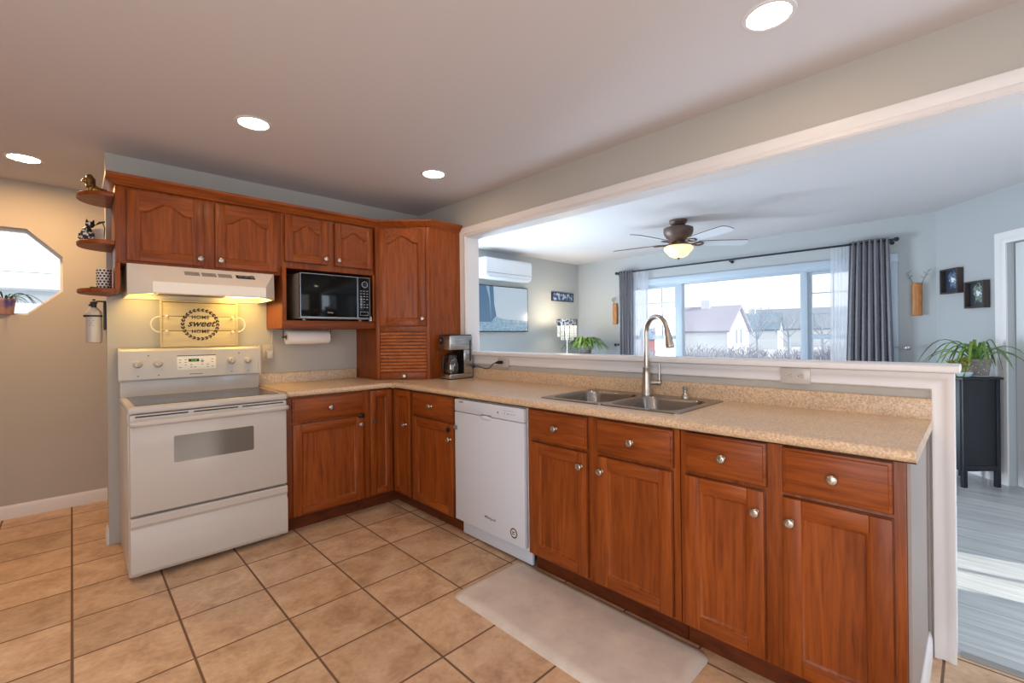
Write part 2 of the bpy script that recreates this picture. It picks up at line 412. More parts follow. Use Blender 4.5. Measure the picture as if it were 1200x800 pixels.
# living room walls
mb = MB(); mb.hole(rect(WX0+TH, 0, 3.75, H), rect(.32, .1, 1.20, 1.85), .9, .98, 'y'); struct('wall_living_back', mb, WALL2)  # hidden opening added for the side fill lamp
mb = MB(); mb.hole(rect(-3.9, 0, 1.05, H), rect(-3.08, .80, -.08, 1.95), 3.62, 3.76, 'x'); struct('wall_living_window', mb, WALL2)
A = Vector((3.62, -3.44, 0)); dv = Vector((-.70, -.54, 0)).normalized(); nv = Vector((dv.y, -dv.x, 0))   # nv points into the room?
if nv.dot(Vector((-1, 1, 0))) < 0: nv = -nv
FDW = frame(A, dv, nv)
mb = MB(FDW); mb.box((-.15, -.12, 0), (.735, 0, H)); mb.box((.735, -.12, 1.96), (1.50, 0, H)); mb.box((1.50, -.12, 0), (1.85, 0, H)); struct('wall_living_angled', mb, WALL2)
E_ = FDW @ Vector((1.85, 0, 0))
mb = MB(); mb.box((E_.x, -5.2, 0), (E_.x+.12, E_.y+.05, H)); struct('wall_living_side', mb, WALL2)
mb = MB()
mb.box((WX0, -5.32, 0), (.26, -5.2, H)); mb.box((.26, -5.32, 2.08), (E_.x+.12, -5.2, H)); mb.box((.98, -5.32, 0), (1.04, -5.2, 2.08)); mb.box((1.575, -5.32, 0), (E_.x+.12, -5.2, 2.08))
mb.box((1.29, -5.28, 0), (1.32, -5.22, 2.08)); mb.box((.26, -5.32, 0), (1.575, -5.2, .06))
struct('wall_living_rear', mb, WALL2)  # opening next to the sunlit one is added for the living room fill
# added unseen roof and screen keeping the sun out of the fill opening
mb = MB(); mb.box((-.1, -9.4, 2.3), (1.015, -5.32, 2.36)); mb.box((.985, -9.4, -.3), (1.015, -5.32, 2.3)); struct('exterior_sun_blocker', mb, TRIM)
# door in the angled wall
mb = MB(FDW)
prof = [(0, 0), (0, .012), (.012, .016), (.03, .02), (.055, .014), (.07, .018), (.09, .018), (.09, 0)]
mb.sweep([(.735, 0, 0), (.735, 0, 1.96), (1.50, 0, 1.96), (1.50, 0, 0)], prof, (0, 1, 0))
struct('trim_2', mb, TRIM)
DOORP = flat('door_paint', S(206, 208, 210), .5)
mb = MB(FDW); mb.box((.745, -.09, .01), (1.49, -.05, 1.955))
for z0, z1 in ((.22, .80), (.92, 1.82)):
    for u0, u1 in ((.86, 1.08), (1.17, 1.39)):
        mb.hole(rect(u0, z0, u1, z1), rect(u0+.02, z0+.02, u1-.02, z1-.02), -.05, -.044, 'y')
d1 = struct('door_1', mb, DOORP)
mb = MB(FDW); mb.lathe([(.012, -.05), (.012, -.02), (.028, -.01), (.028, .01), (.01, .02)], (1.43, 0, 1.0), 16, 'y'); mb.build('door_handle', NICKEL, d1)

# baseboards and casings
BB = [(0, 0), (.012, 0), (.012, .07), (.008, .085), (.003, .095), (0, .095)]
def baseb(name, a, b, n):
    mb = MB(); a, b, n = Vector(a), Vector(b), Vector(n)
    mb.loft([[tuple(p+n*o+Vector((0, 0, z))) for o, z in BB] for p in (a, b)]); struct(name, mb, TRIM)
baseb('baseboard_hall', (-4.6, 1.11, 0), (WX0, 1.11, 0), (0, -1, 0))
baseb('baseboard_back', (-2.19, WY0+.12, 0), (-2.19, WY0, 0), (-1, 0, 0))
baseb('baseboard_living_back', (WX0+TH, .9, 0), (3.62, .9, 0), (0, -1, 0))
baseb('baseboard_living_window', (3.62, .9, 0), (3.62, -3.44, 0), (-1, 0, 0))
baseb('baseboard_living_angled', FDW @ Vector((0, 0, 0)), FDW @ Vector((.645, 0, 0)), nv)
CAS = [(0, 0), (0, .010), (.008, .017), (.022, .017), (.03, .013), (.05, .019), (.066, .022), (.075, .022), (.08, .016), (.08, 0)]
mb = MB(); mb.sweep([(WX0, -.70, 1.12), (WX0, -.70, 2.092), (WX0, -5.2, 2.092)], [(-a, b) for a, b in CAS], (-1, 0, 0)); struct('trim_3', mb, TRIM)
mb = MB(); mb.box((WX0-.002, -.702, 1.12), (WX0+TH+.002, -.699, 2.092)); mb.box((WX0-.002, -5.2, 2.089), (WX0+TH+.002, -.70, 2.092)); struct('trim_4', mb, TRIM)
# casing on the half wall: along under the cap, then down the end post
mb = MB(); mb.sweep([(WX0, -.70, 1.096), (WX0, -3.65, 1.096), (WX0, -3.65, 0)], [(-.0, 0), (0, .022), (.014, .022), (.024, .015), (.04, .013), (.052, .019), (.062, .018), (.068, .008), (.07, 0)], (-1, 0, 0)); struct('trim_5', mb, TRIM)
mb = MB(); mb.box((WX0-.001, -3.65, 0), (WX0+TH+.015, -3.632, 1.096), .002); struct('trim_6', mb, TRIM)
mb = MB(); mb.box((WX0-.045, -3.668, 1.098), (WX0+TH+.03, -.71, 1.126), .006, 3); struct('windowsill_counter_cap', mb, TRIM).name = 'trim_7'
# peninsula end: painted board closing the run of cabinets, with its baseboard
mb = MB(); mb.box((-.585, -3.572, 0), (WX0, -3.563, .875)); struct('wall_peninsula_end', mb, flat('end_panel_shaded', S(152, 141, 136), .45))  # shade on this end is put into a darker panel colour
baseb('baseboard_peninsula', (-.55, -3.572, 0), (WX0-.02, -3.572, 0), (0, -1, 0))

# picture window: three units in one frame
mb = MB()
for z0, z1 in ((.80, .86), (1.94, 1.985)): mb.box((3.610, -3.12, z0), (3.72, -.04, z1), .003)
mb.box((3.583, -3.165, 1.957), (3.619, .005, 2.047), .006); mb.box((3.581, -3.17, .738), (3.618, .01, .80), .006); mb.box((3.54, -3.19, .80), (3.617, .03, .825), .006)
for y0, y1, ya, yb in ((-.09, .0, -.081, -.05), (-3.16, -3.07, -3.11, -3.079)): mb.box((3.585, y0, .822), (3.6185, y1, 1.958), .004); mb.box((3.612, ya, .85), (3.715, yb, 1.945))
for y0, y1 in ((-.885, -.80), (-2.365, -2.295)): mb.box((3.615, y0, .80), (3.70, y1, 1.96), .004)
win = struct('window_1', mb, flat('window_vinyl', S(178, 192, 206), .4))  # vinyl darkened to blue-grey: backlit shade put into its colour
for a, b in ((-.80, -.08), (-3.08, -2.365)):
    mb = MB()
    mb.box((3.64, a+.036, 1.18), (3.691, b-.036, 1.235), .003); mb.box((3.651, a+.034, .862), (3.689, b-.034, .90))
    for y0, y1 in ((a, a+.035), (b-.035, b)): mb.box((3.65, y0, .861), (3.69, y1, 1.9395))
    mb.box((3.651, a+.034, 1.912), (3.689, b-.034, 1.939))
    for k in (1, 2): yy = a+(b-a)*k/3; mb.box((3.66, yy-.006, 1.2), (3.672, yy+.006, 1.94))
    for z in (1.465, 1.70): mb.box((3.661, a, z-.006), (3.671, b, z+.006))
    mb.build('sash', bpy.data.materials['window_vinyl'], win)
for a, b in ((-.80, -.08), (-2.295, -.885), (-3.08, -2.365)):
    mb = MB(); mb.box((3.675, a, .86), (3.679, b, 1.95)); mb.build('pane', PANE, win)

# ------------------------------------------------------------------ cabinets
FS = frame((0, -.61, 0), (1, 0, 0), (0, -1, 0))        # lower run beside the range
FU = frame((0, -.31, 0), (1, 0, 0), (0, -1, 0))        # wall cabinets
FP = frame((-.61, 0, 0), (0, -1, 0), (-1, 0, 0))       # peninsula run
def knob(F, u, o, z, parent):
    mb = MB(F @ Matrix.Translation((u, o, z)))
    mb.lathe([(.009, 0), (.010, .002), (.006, .006), (.0058, .013), (.013, .018), (.0162, .022), (.0165, .025), (.0135, .0285), (.008, .029), (.007, .0275), (.001, .0285)], (0, 0, 0), 20, 'y')
    return mb.build('knob', NICKEL, parent, 50)
def door(F, u0, u1, z0, z1, parent, H_, arch=0, st=.055, name='door', kn=None, rail=None):
    th = .02; rail = rail or st; mb = MB(F)
    a, b, c, d = u0+st, u1-st, z0+rail, z1-rail
    mb.mi = 0
    mb.box((u0, 0, z0), (a, th, z1), .0028); mb.box((b, 0, z0), (u1, th, z1), .0028)
    mb.mi = 1; mb.box((a, 0, z0), (b, th, c), .0028)
    n = 22 if arch else 1
    def top(u, ins=0):
        if not arch: return d-ins
        t = abs((u-(a+b)/2)/((b-a)/2)); t = min(1, t/.80)
        return d-arch+arch*(.5+.5*math.cos(PI*t))**.85-ins
    us = [a+(b-a)*i/n for i in range(n+1)]
    if arch:
        mb.prism([(a, z1), (b, z1)]+[(u, top(u)) for u in us[::-1]], 0, th, 'y')
    else: mb.box((a, 0, d), (b, th, z1), .0028)
    mb.mi = 0; i_ = .011
    def ring(ins, o):
        ua, ub = a+ins, b-ins
        return [(ua, o, c+ins), (ub, o, c+ins)]+[(min(max(u, ua), ub), o, top(u, ins)) for u in us[::-1]]
    R = [ring(-.001, th-.002), ring(.004, th-.004), ring(i_, th-.0115)]
    R = [[mb.v(p) for p in r] for r in R]; m = len(R[0])
    for p, q in zip(R, R[1:]):
        for i in range(m): mb.face([p[i], p[(i+1) % m], q[(i+1) % m], q[i]])
    mb.face(R[-1])
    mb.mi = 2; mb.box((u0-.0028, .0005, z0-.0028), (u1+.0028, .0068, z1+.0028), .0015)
    o = mb.build(name, [WV, H_, KICK], parent)
    if kn: knob(F, kn[0], th, kn[1], o)
    return o
def drawer(F, u0, u1, z0, z1, parent, H_, kn=True):
    mb = MB(F); mb.box((u0, 0, z0), (u1, .014, z1), .002); mb.box((u0+.008, .012, z0+.008), (u1-.008, .020, z1-.008), .004)
    mb.mi = 1; mb.box((u0-.0028, .0005, z0-.0028), (u1+.0028, .009, z1+.0028), .002)
    o = mb.build('drawer', [H_, KICK], parent)
    if kn: knob(F, (u0+u1)/2, .02, (z0+z1)/2, o)
    return o
def latch(F, u, o, z, parent, mat=BLACK, w_=.028):
    mb = MB(F); mb.box((u-w_/2, o, z-.013), (u+w_/2, o+.013, z+.013), .005); mb.box((u-.006, o+.012, z-.008), (u+.006, o+.016, z+.008), .002)
    return mb.build('safety_latch', mat, parent)

def base_cab(label, F, u0, u1, H_, fronts, depth=.64, kick=True, open_top=False):
    c = thing('base_cabinet', F @ Vector(((u0+u1)/2, -.2, 0)), label, 'cabinet', 'cherry base cabinets')
    mb = MB(F)
    if open_top:
        mb.box((u0, -.02, .10), (u1, 0, .874)); mb.box((u0, -depth, .10), (u0+.018, -.02, .874)); mb.box((u1-.018, -depth, .10), (u1, -.02, .874)); mb.box((u0, -depth, .1), (u1, -.02, .118)); mb.box((u0, -depth, .1), (u1, -depth+.01, .874))
    else: mb.box((u0, -depth, .10), (u1, 0, .874), .001)
    mb.build('carcass', WV, c)
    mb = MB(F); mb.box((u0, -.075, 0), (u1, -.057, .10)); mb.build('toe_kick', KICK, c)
    for f in fronts: f(c)
    return c
# cabinet between range and corner
c1 = base_cab('cherry base cabinet with one drawer over one door, right next to the white range', FS, -1.372, -.835, WX, [
    lambda c: drawer(FS, -1.338, -.862, .712, .862, c, WX),
    lambda c: door(FS, -1.338, -.862, .105, .697, c, WX, kn=(-.886, .640))])
latch(FS, -.882, .02, .700, c1, BLACK, .045)
# corner cabinet with a folding pair of narrow doors
c2 = thing('base_cabinet', (-.4, -.4, 0), 'inside-corner cherry base cabinet with two narrow doors folding at the corner', 'cabinet', 'cherry base cabinets')
mb = MB(); mb.prism([(-.835, -.61), (-.61, -.61), (-.61, -.872), (.03, -.872), (.03, .03), (-.835, .03)], .10, .874); mb.build('carcass', WV, c2)
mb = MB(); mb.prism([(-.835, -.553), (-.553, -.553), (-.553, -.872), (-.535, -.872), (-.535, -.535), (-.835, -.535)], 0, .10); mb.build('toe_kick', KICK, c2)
da = door(FS, -.808, -.634, .108, .868, c2, WX, st=.045); latch(FS, -.775, .02, .645, da, flat('latch_brown', S(62, 52, 46), .5), .03)
door(FP, .634, .860, .108, .868, c2, WY, st=.045, kn=(.815, .625))
# cabinet between corner and dishwasher
c3 = base_cab('cherry base cabinet with one drawer over one door, between the corner and the dishwasher', FP, .874, 1.402, WY, [
    lambda c: drawer(FP, .898, 1.380, .712, .866, c, WY),
    lambda c: door(FP, .898, 1.380, .108, .697, c, WY, kn=(1.352, .600))])
latch(FP, 1.335, .02, .660, c3)
# sink cabinet
c4 = base_cab('cherry sink cabinet with two drawer fronts over two doors, below the sink', FP, 2.026, 2.872, WY, [
    lambda c: drawer(FP, 2.052, 2.419, .717, .866, c, WY), lambda c: drawer(FP, 2.481, 2.847, .717, .866, c, WY),
    lambda c: door(FP, 2.055, 2.420, .112, .700, c, WY, kn=(2.390, .635)),
    lambda c: door(FP, 2.481, 2.843, .112, .700, c, WY, kn=(2.507, .635))], open_top=True)
c5 = base_cab('cherry base cabinet with two drawers over two doors at the open end of the peninsula', FP, 2.876, 3.562, WY, [
    lambda c: drawer(FP, 2.903, 3.191, .720, .869, c, WY), lambda c: drawer(FP, 3.244, 3.533, .717, .868, c, WY),
    lambda c: door(FP, 2.900, 3.184, .112, .702, c, WY, kn=(3.160, .628)),
    lambda c: door(FP, 3.244, 3.533, .112, .700, c, WY, kn=(3.268, .622))])

# countertop
ct = thing('countertop', (-.3, -1.8, .877), 'L-shaped speckled beige laminate countertop with backsplash running under the opening', 'countertop')
def nose(front, back):     # cross-section (distance from wall, z), rounded front
    pts = [(back, .877), (front-.008, .877)]
    for k in range(9):
        a = -PI/2+PI*k/8; pts.append((front-.019+.019*math.cos(a), .896+.019*math.sin(a)))
    return pts+[(back, .915)]
mb = MB(); YE = -3.588
mb.loft([[(-(x), y, z) for x, z in nose(.64, .545)] for y in (YE, -.64+.0)])
mb.loft([[(x, -q, z) for q, z in nose(.64, .545)] for x in (-1.373, -.62)])
mb.box((-1.373, -.545, .877), (-.545, .033, .915))
mb.box((-.545, -2.045, .877), (.033, .033, .915)); mb.box((-.545, YE, .877), (.033, -2.80, .915))
mb.box((-.545, -2.80, .877), (-.505, -2.045, .915)); mb.box((-.035, -2.80, .877), (.033, -2.045, .915))
mb.box((-.64, -.66, .877), (-.545, -.545, .915))
mb.build('slab', COUNTER, ct)
mb = MB(); bs = [(.033, .915), (.013, .915), (.013, .985), (.016, .992), (.022, .995), (.033, .995)]
mb.loft([[(x, y, z) for x, z in bs] for y in (YE, -.64)])
mb.loft([[(x, y, z) for y, z in bs] for x in (-1.373, -.61)])
mb.build('backsplash', COUNTER, ct)

# ---- sink
sk = thing('kitchen_sink', (-.27, -2.42, .915), 'double-bowl stainless steel drop-in sink set into the beige countertop', 'sink')
def rrect(x0, y0, x1, y1, r, n=5):
    pts = []
    for cx, cy_, a0 in ((x1-r, y1-r, 0), (x0+r, y1-r, PI/2), (x0+r, y0+r, PI), (x1-r, y0+r, 3*PI/2)):
        for k in range(n+1):
            a = a0+PI/2*k/n; pts.append((cx+r*math.cos(a), cy_+r*math.sin(a)))
    return pts
bowls = [(-.485, -2.415, -.10, -2.065), (-.485, -2.785, -.10, -2.440)]
# rim: outer rounded rectangle, one ring per bowl
mb = MB(); X0, Y0, X1, Y1 = -.52, -2.822, -.016, -2.03
for (a, b, c, d), (o0, o1) in zip(bowls, ((-2.4275, Y1), (Y0, -2.4275))):
    inn = rrect(a, b, c, d, .07); out = rrect(X0, o0, X1, o1, .018)
    mb.hole(out, inn, .914, .9205, 'z')
mb.build('rim', SINKST, sk)
for a, b, c, d in bowls:
    mb = MB(); R = []
    for ins, z, r in ((0, .919, .07), (.006, .905, .07), (.016, .80, .065), (.03, .765, .06), (.06, .752, .05), (.10, .748, .04)):
        R.append([(x, y, z) for x, y in rrect(a+ins, b+ins, c-ins, d-ins, r)])
    mb.loft(R, True, False); mb.face([mb.v(p) for p in R[-1]])
    bo = mb.build('basin', SINKST, sk, 50)
    mb = MB(); mb.lathe([(.042, .7485), (.04, .752), (.03, .7525), (.02, .7495), (.001, .7495)], ((a+c)/2, (b+d)/2, 0), 20); mb.build('drain', CHROME, bo)
# ---- faucet
fx, fy = -.052, -2.412
fc = thing('faucet', (fx, fy, .9205), 'brushed nickel gooseneck pull-down faucet standing behind the sink', 'faucet')
mb = MB(); mb.lathe([(.030, .9205), (.030, .927), (.026, .935), (.0235, .98), (.021, 1.03), (.0195, 1.062), (.021, 1.066), (.021, 1.074), (.015, 1.078)], (fx, fy, 0), 24); mb.build('body', NICKEL, fc, 50)
sd = Vector((-.094, -.174, 0)).normalized(); pts = [Vector((fx, fy, 1.07))]; ra = .098
for k in range(17):
    a = PI-PI*k/16*.94; pts.append(Vector((fx, fy, 1.262))+sd*(ra+ra*math.cos(a))+Vector((0, 0, ra*math.sin(a)*.92)))
mb = MB(); mb.tube(pts, .0135, 14); mb.build('spout', NICKEL, fc, 60)
hp = pts[-1]; hd = (pts[-1]-pts[-2]).normalized(); mb = MB()
mb.tube([hp-hd*.005, hp+hd*.008, hp+hd*.03, hp+hd*.085, hp+hd*.095], [.0145, .0165, .018, .023, .0215], 18); mb.build('spray_head', NICKEL, fc, 50)
hv = Vector((.71, -.70, 0)); b0 = Vector((fx, fy, .985)); mb = MB()
mb.tube([b0, b0+hv*.070], .0125, 14); mb.ball(tuple(b0+hv*.070), .0155)
mb.tube([b0+hv*.070, b0+hv*.072+Vector((0, 0, .05)), b0+hv*.070+Vector((0, 0, .108))], [.0065, .0055, .005], 10); mb.build('handle', NICKEL, fc, 50)
sx, sy = -.052, -2.635
sp = thing('soap_pump', (sx, sy, .9205), 'small nickel soap pump on the sink deck beside the faucet', 'soap dispenser')
mb = MB(); mb.lathe([(.021, .9205), (.021, .926), (.014, .932), (.013, .945), (.008, .948), (.008, .962), (.014, .964), (.015, .976), (.006, .98)], (sx, sy, 0), 18); mb.build('pump_body', NICKEL, sp, 50)
mb = MB(); mb.tube([(sx, sy, .971), (sx-.03, sy-.008, .970), (sx-.042, sy-.011, .962)], .005, 8); mb.build('nozzle', NICKEL, sp, 50)

# ---- dishwasher
dw = thing('dishwasher', (-.3, -1.715, 0), 'white built-in dishwasher in the peninsula with a pocket handle and round sticker', 'dishwasher')
FW = FP
mb = MB(FW); mb.box((1.408, -.60, .10), (2.020, -.005, .868)); mb.build('tub', OFFW, dw)
mb = MB(FW); mb.box((1.410, -.005, .118), (2.018, .028, .788), .005)
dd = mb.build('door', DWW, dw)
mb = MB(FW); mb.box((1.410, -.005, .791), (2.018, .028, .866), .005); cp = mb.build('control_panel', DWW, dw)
mb = MB(FW); mb.prism([(1.668, .800), (1.758, .800), (1.752, .784), (1.690, .784)], .0275, .0295, 'y'); pk = mb.build('pocket_handle', flat('pocket_grey', S(112, 124, 138), .4), cp)
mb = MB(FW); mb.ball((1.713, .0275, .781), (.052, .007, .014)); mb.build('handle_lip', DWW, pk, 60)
mb = MB(FW)
for k, u in enumerate((1.815, 1.872, 1.893, 1.908, 1.93, 1.95)): mb.lathe([(.006 if k == 0 else .0035, .028), (.006 if k == 0 else .0035, .0287)], (u, 0, .826), 12, 'y')
mb.box((1.86, .028, .842), (1.945, .0285, .8435)); mb.build('button', GREYP, cp)
text('QUIET', .015, facing(FW, 1.480, .0282, .852), DARK, cp)
latch(FW, 1.425, .028, .69, dd, GREYP, .026)
text('Whirlpool', .023, facing(FW, 1.738, .0283, .207), BLACK, dd, ext=.0004)
mb = MB(FW); R = []
mb.lathe([(.028, .0283), (.028, .0289)], (1.935, 0, .182), 24, 'y'); st = mb.build('sticker', PAPER, dd)
mb = MB(FW)
for r0, r1 in ((.0205, .0278), (.0165, .018)):
    mb.hole([(1.935+r1*math.cos(2*PI*k/24), .182+r1*math.sin(2*PI*k/24)) for k in range(24)], [(1.935+r0*math.cos(2*PI*k/24), .182+r0*math.sin(2*PI*k/24)) for k in range(24)], .0288, .0292, 'y')
mb.box((1.923, .0288, .185), (1.947, .0292, .191)); mb.box((1.924, .0288, .173), (1.945, .0292, .179)); mb.box((1.924, .0288, .178), (1.93, .0292, .188))
mb.build('sticker_print', flat('sticker_brown', S(70, 52, 48), .6), st)
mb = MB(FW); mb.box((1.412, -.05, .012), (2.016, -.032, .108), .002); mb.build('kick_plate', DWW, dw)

# ---- wall cabinets
u1c = thing('upper_cabinet', (-1.73, -.14, 1.69), 'wide cherry wall cabinet with two arched doors above the range hood', 'cabinet', 'cherry wall cabinets')
mb = MB(); mb.box((-2.165, -.31, 1.695), (-1.302, .033, 2.14), .001); mb.build('carcass', WV, u1c)
mb = MB(); mb.box((-2.167, -.31, 1.535), (-2.145, .033, 1.70), .001); mb.build('side_panel', WV, u1c)
door(FU, -2.117, -1.751, 1.712, 2.116, u1c, WX, arch=.055, kn=(-1.772, 1.755))
door(FU, -1.690, -1.326, 1.712, 2.116, u1c, WX, arch=.055, kn=(-1.664, 1.755))
u2c = thing('upper_cabinet', (-.95, -.14, 1.325), 'cherry wall cabinet with two small arched doors above the open microwave shelf', 'cabinet', 'cherry wall cabinets')
mb = MB(); mb.box((-1.300, -.31, 1.325), (-1.280, .033, 2.14)); mb.box((-.622, -.31, 1.325), (-.602, .033, 2.14))
mb.box((-1.28, -.31, 1.752), (-.622, .033, 2.14)); mb.box((-1.28, -.308, 1.325), (-.622, .033, 1.380)); mb.box((-1.28, .015, 1.38), (-.622, .033, 1.752))
mb.build('carcass', WV, u2c)
mb = MB(); mb.box((-1.302, -.328, 1.325), (-.602, -.308, 1.383), .004); mb.build('shelf_edge', WX, u2c)
for xa, xb in ((-1.300, -1.272), (-.628, -.602)): mb = MB(); mb.box((xa, -.328, 1.383), (xb, -.31, 1.752), .002); mb.build('stile', WV, u2c)
door(FU, -1.277, -.984, 1.797, 2.117, u2c, WX, arch=.05, kn=(-1.003, 1.838), st=.05)
door(FU, -.927, -.625, 1.797, 2.117, u2c, WX, arch=.05, kn=(-.905, 1.838), st=.05)
# corner cabinet on the counter
P1, P2 = Vector((-.600, -.330, 0)), Vector((-.290, -.630, 0)); LD = (P2-P1).length
FD = frame(P1, P2-P1, Vector((-.300, -.310, 0)))
cc = thing('corner_cabinet', (-.28, -.28, .917), 'tall angled cherry corner cabinet with arched door and slatted roll-up front, standing on the countertop', 'cabinet')
mb = MB(); mb.prism([(-.600, .031), (-.600, -.33), (-.29, -.63), (.031, -.63), (.031, .031)], .9165, 2.14); mb.build('carcass', WV, cc)
mb = MB(FD)
mb.box((0, 0, .9165), (.032, .018, 2.132), .002); mb.build('stile', WV, cc)
mb = MB(FD); mb.box((LD-.032, 0, .9165), (LD, .018, 2.132), .002); mb.build('stile', WV, cc)
for za, zb_ in ((1.302, 1.355), (2.11, 2.132)): mb = MB(FD); mb.box((.032, 0, za), (LD-.032, .016, zb_), .002); mb.build('rail', WX, cc)
door(FD, .030, LD-.030, 1.345, 2.117, cc, WX, arch=.055, kn=(LD-.055, 1.40)).location = FD.to_3x3() @ Vector((0, .014, 0))
mb = MB(FD)
nsl = 12
for k in range(nsl):
    z0 = .975+(1.295-.975)*k/nsl; z1 = .975+(1.295-.975)*(k+1)/nsl
    mb.prism([(.002, z0+.0015), (.010, z0+.0035), (.013, z0+.010), (.013, z1-.010), (.010, z1-.0035), (.002, z1-.0015)], .034, LD-.034, 'x')
tb = mb.build('tambour', WTAM, cc); mb = MB(FD); mb.box((.033, .0005, .974), (LD-.033, .0022, 1.30)); mb.build('tambour_backing', KICK, cc)
mb = MB(FD); mb.box((.034, 0, .918), (LD-.034, .014, .972), .003); hb = mb.build('tambour_bar', WX, cc); knob(FD, LD/2+.01, .014, .942, hb)
# crown along all of them
cr = thing('crown_molding', (-1.2, -.1, 2.135), 'stepped cherry crown molding along the top of the wall cabinets', 'molding')
prof = [(-.02, 2.133), (.002, 2.133), (.006, 2.140), (.014, 2.146), (.020, 2.158), (.034, 2.170), (.040, 2.176), (.042, 2.190), (-.02, 2.190)]
mb = MB(); mb.sweep([(-2.165, .03, 0), (-2.165, -.328, 0), (-.595, -.328, 0), (-.287, -.632, 0), (.012, -.632, 0)], [(a, b) for a, b in prof], (0, 0, 1)); mb.build('molding', WX, cr)

# ---- end shelves
es = thing('end_shelf', (-2.24, -.14, 1.52), 'set of three rounded cherry end shelves on the side of the wall cabinets', 'shelf')
for z in (1.525, 1.795, 2.066):
    pts = [(-2.168, .0325), (-2.168, -.31)]+[(-2.168-.155*math.cos(a), -.139-.171*math.sin(a)) for a in [PI/2-PI*k/20 for k in range(1, 20)]]
    mb = MB(); R = []
    for ins, zz in ((.003, z), (0, z+.004), (0, z+.020), (.003, z+.024)):
        R.append([(-2.168+(x+2.168)*(1-ins*8), -.139+(y+.139)*(1-ins*4), zz) for x, y in pts])
    mb.loft(R); mb.build('shelf', WX, es)

# ------------------------------------------------------------------ range
FR = frame((0, 0, 0), (1, 0, 0), (0, -1, 0))      # u = x, o = -y
rg = thing('kitchen_range', (-1.76, -.32, 0), 'white electric range with black glass cooktop and raised control panel', 'stove')
RX0, RX1 = -2.142, -1.380
mb = MB(); mb.box((RX0, -.615, .02), (RX1, .02, .872), .004)
for x in (RX0+.04, RX1-.04):
    for y in (-.56, -.04): mb.lathe([(.018, 0), (.018, .022)], (x, y, 0), 12)
mb.build('body', WHITE, rg)
mb = MB(); mb.box((RX0-.002, -.662, .872), (RX1+.002, -.05, .908), .010, 3)
R = [rrect(RX0+.028+i, -.625+i, RX1-.028-i, -.085-i, .02) for i in (0,)]
mb.build('cooktop', WHITE, rg)
mb = MB(); mb.prism(rrect(RX0+.03, -.612, RX1-.03, -.10, .02), .9075, .9105); ck = mb.build('cooktop_glass', flat('cooktop_glass', S(24, 20, 18), .07, spec=.7), rg)
mb = MB()
BURN = flat('burner_print', S(92, 86, 82), .3)
def annulus(mb, x, y, z, r0, r1, h, n=32):
    mb.hole([(x+r1*math.cos(2*PI*k/n), y+r1*math.sin(2*PI*k/n)) for k in range(n)], [(x+r0*math.cos(2*PI*k/n), y+r0*math.sin(2*PI*k/n)) for k in range(n)], z, z+h, 'z')
for x, y, r in ((-1.95, -.46, .11), (-1.56, -.46, .085), (-1.95, -.22, .085), (-1.56, -.22, .11)): mb = MB(); annulus(mb, x, y, .9104, r-.002, r, .0004); mb.build('burner_ring', BURN, ck)
mb = MB(); mb.box((RX0+.004, -.07, .90), (RX1-.004, .02, 1.02), .004); mb.build('riser', WHITE, rg)
mb = MB(); mb.prism([(.02, 1.004), (-.086, 1.004), (-.092, 1.012), (-.078, 1.186), (-.068, 1.200), (.02, 1.203)], RX0+.003, RX1-.003, 'x'); 
bg = mb.build('control_panel', WHITE, rg, 30)
for x in (RX0+.003, RX1-.003):
    mb = MB(); mb.prism([(.02, 1.000), (-.09, 1.000), (-.096, 1.012), (-.081, 1.190), (-.070, 1.205), (.02, 1.207)], x-.008, x+.008, 'x'); mb.build('end_cap', WHITE, bg, 30)
TL = math.atan2(.014, .174)
FK = frame((0, -.092, 1.012), (1, 0, 0), (0, -math.cos(TL), math.sin(TL)), (0, math.sin(TL), math.cos(TL)))
for x, rot in ((-2.057, .5), (-1.958, 0), (-1.557, 0), (-1.457, .4)):
    mb = MB(FK @ Matrix.Translation((x, 0, .093)) @ Matrix.Rotation(rot, 4, 'Y'))
    mb.lathe([(.023, 0), (.023, .004), (.019, .009), (.018, .020), (.015, .023), (.001, .023)], (0, 0, 0), 22, 'y'); mb.box((-.0045, .018, -.018), (.0045, .032, .018), .002)
    mb.build('knob', WHITE, bg, 40)
mb = MB(FK)
for x, z in ((-2.004, .145), (-1.51, .145)): mb = MB(FK); mb.lathe([(.004, 0), (.004, .0015)], (x, 0, z), 10, 'y'); mb.build('indicator_lamp', DARK, bg)
for x in (-2.056, -1.955, -1.556, -1.456): mb = MB(FK); mb.box((x-.004, 0, .018), (x+.004, .0006, .023)); mb.build('knob_mark', DARK, bg)
mb = MB(FK); mb.box((-1.860, -.002, .046), (-1.648, .0012, .140), .0005); dp = mb.build('display_panel', flat('overlay_cream', S(240, 234, 220), .4), bg)
mb = MB(FK); mb.box((-1.860, .001, .136), (-1.648, .003, .140)); mb.box((-1.800, .001, .098), (-1.742, .0022, .117)); mb.box((-1.734, .001, .099), (-1.716, .002, .104))
mb.build('clock_display', flat('lcd_dark', S(30, 34, 24), .2), dp)
text('12:30', .014, facing(FK, -1.771, .0026, .1075), flat('lcd_digits', S(120, 200, 90), .4, emit=S(120, 220, 90), es=.6), dp, ext=.0002)
mb = MB(FK)
PGREY = flat('print_grey', S(120, 112, 104), .5)
for i, u in enumerate((-1.845, -1.815, -1.785, -1.765, -1.725, -1.695, -1.668)):
    for z in (.062, .078, .094, .112):
        if -1.80 < u < -1.74 and z > .08: continue
        if (i*7+int(z*1000)) % 3 == 0: continue
        mb = MB(FK); mb.box((u-.006, .001, z-.002), (u+.006, .0018, z+.002)); mb.build('button_print', PGREY, dp)
mb = MB(FK); mb.box((-1.795, -.001, .015), (-1.725, .0014, .020)); mb.build('nameplate', GREYP, bg)
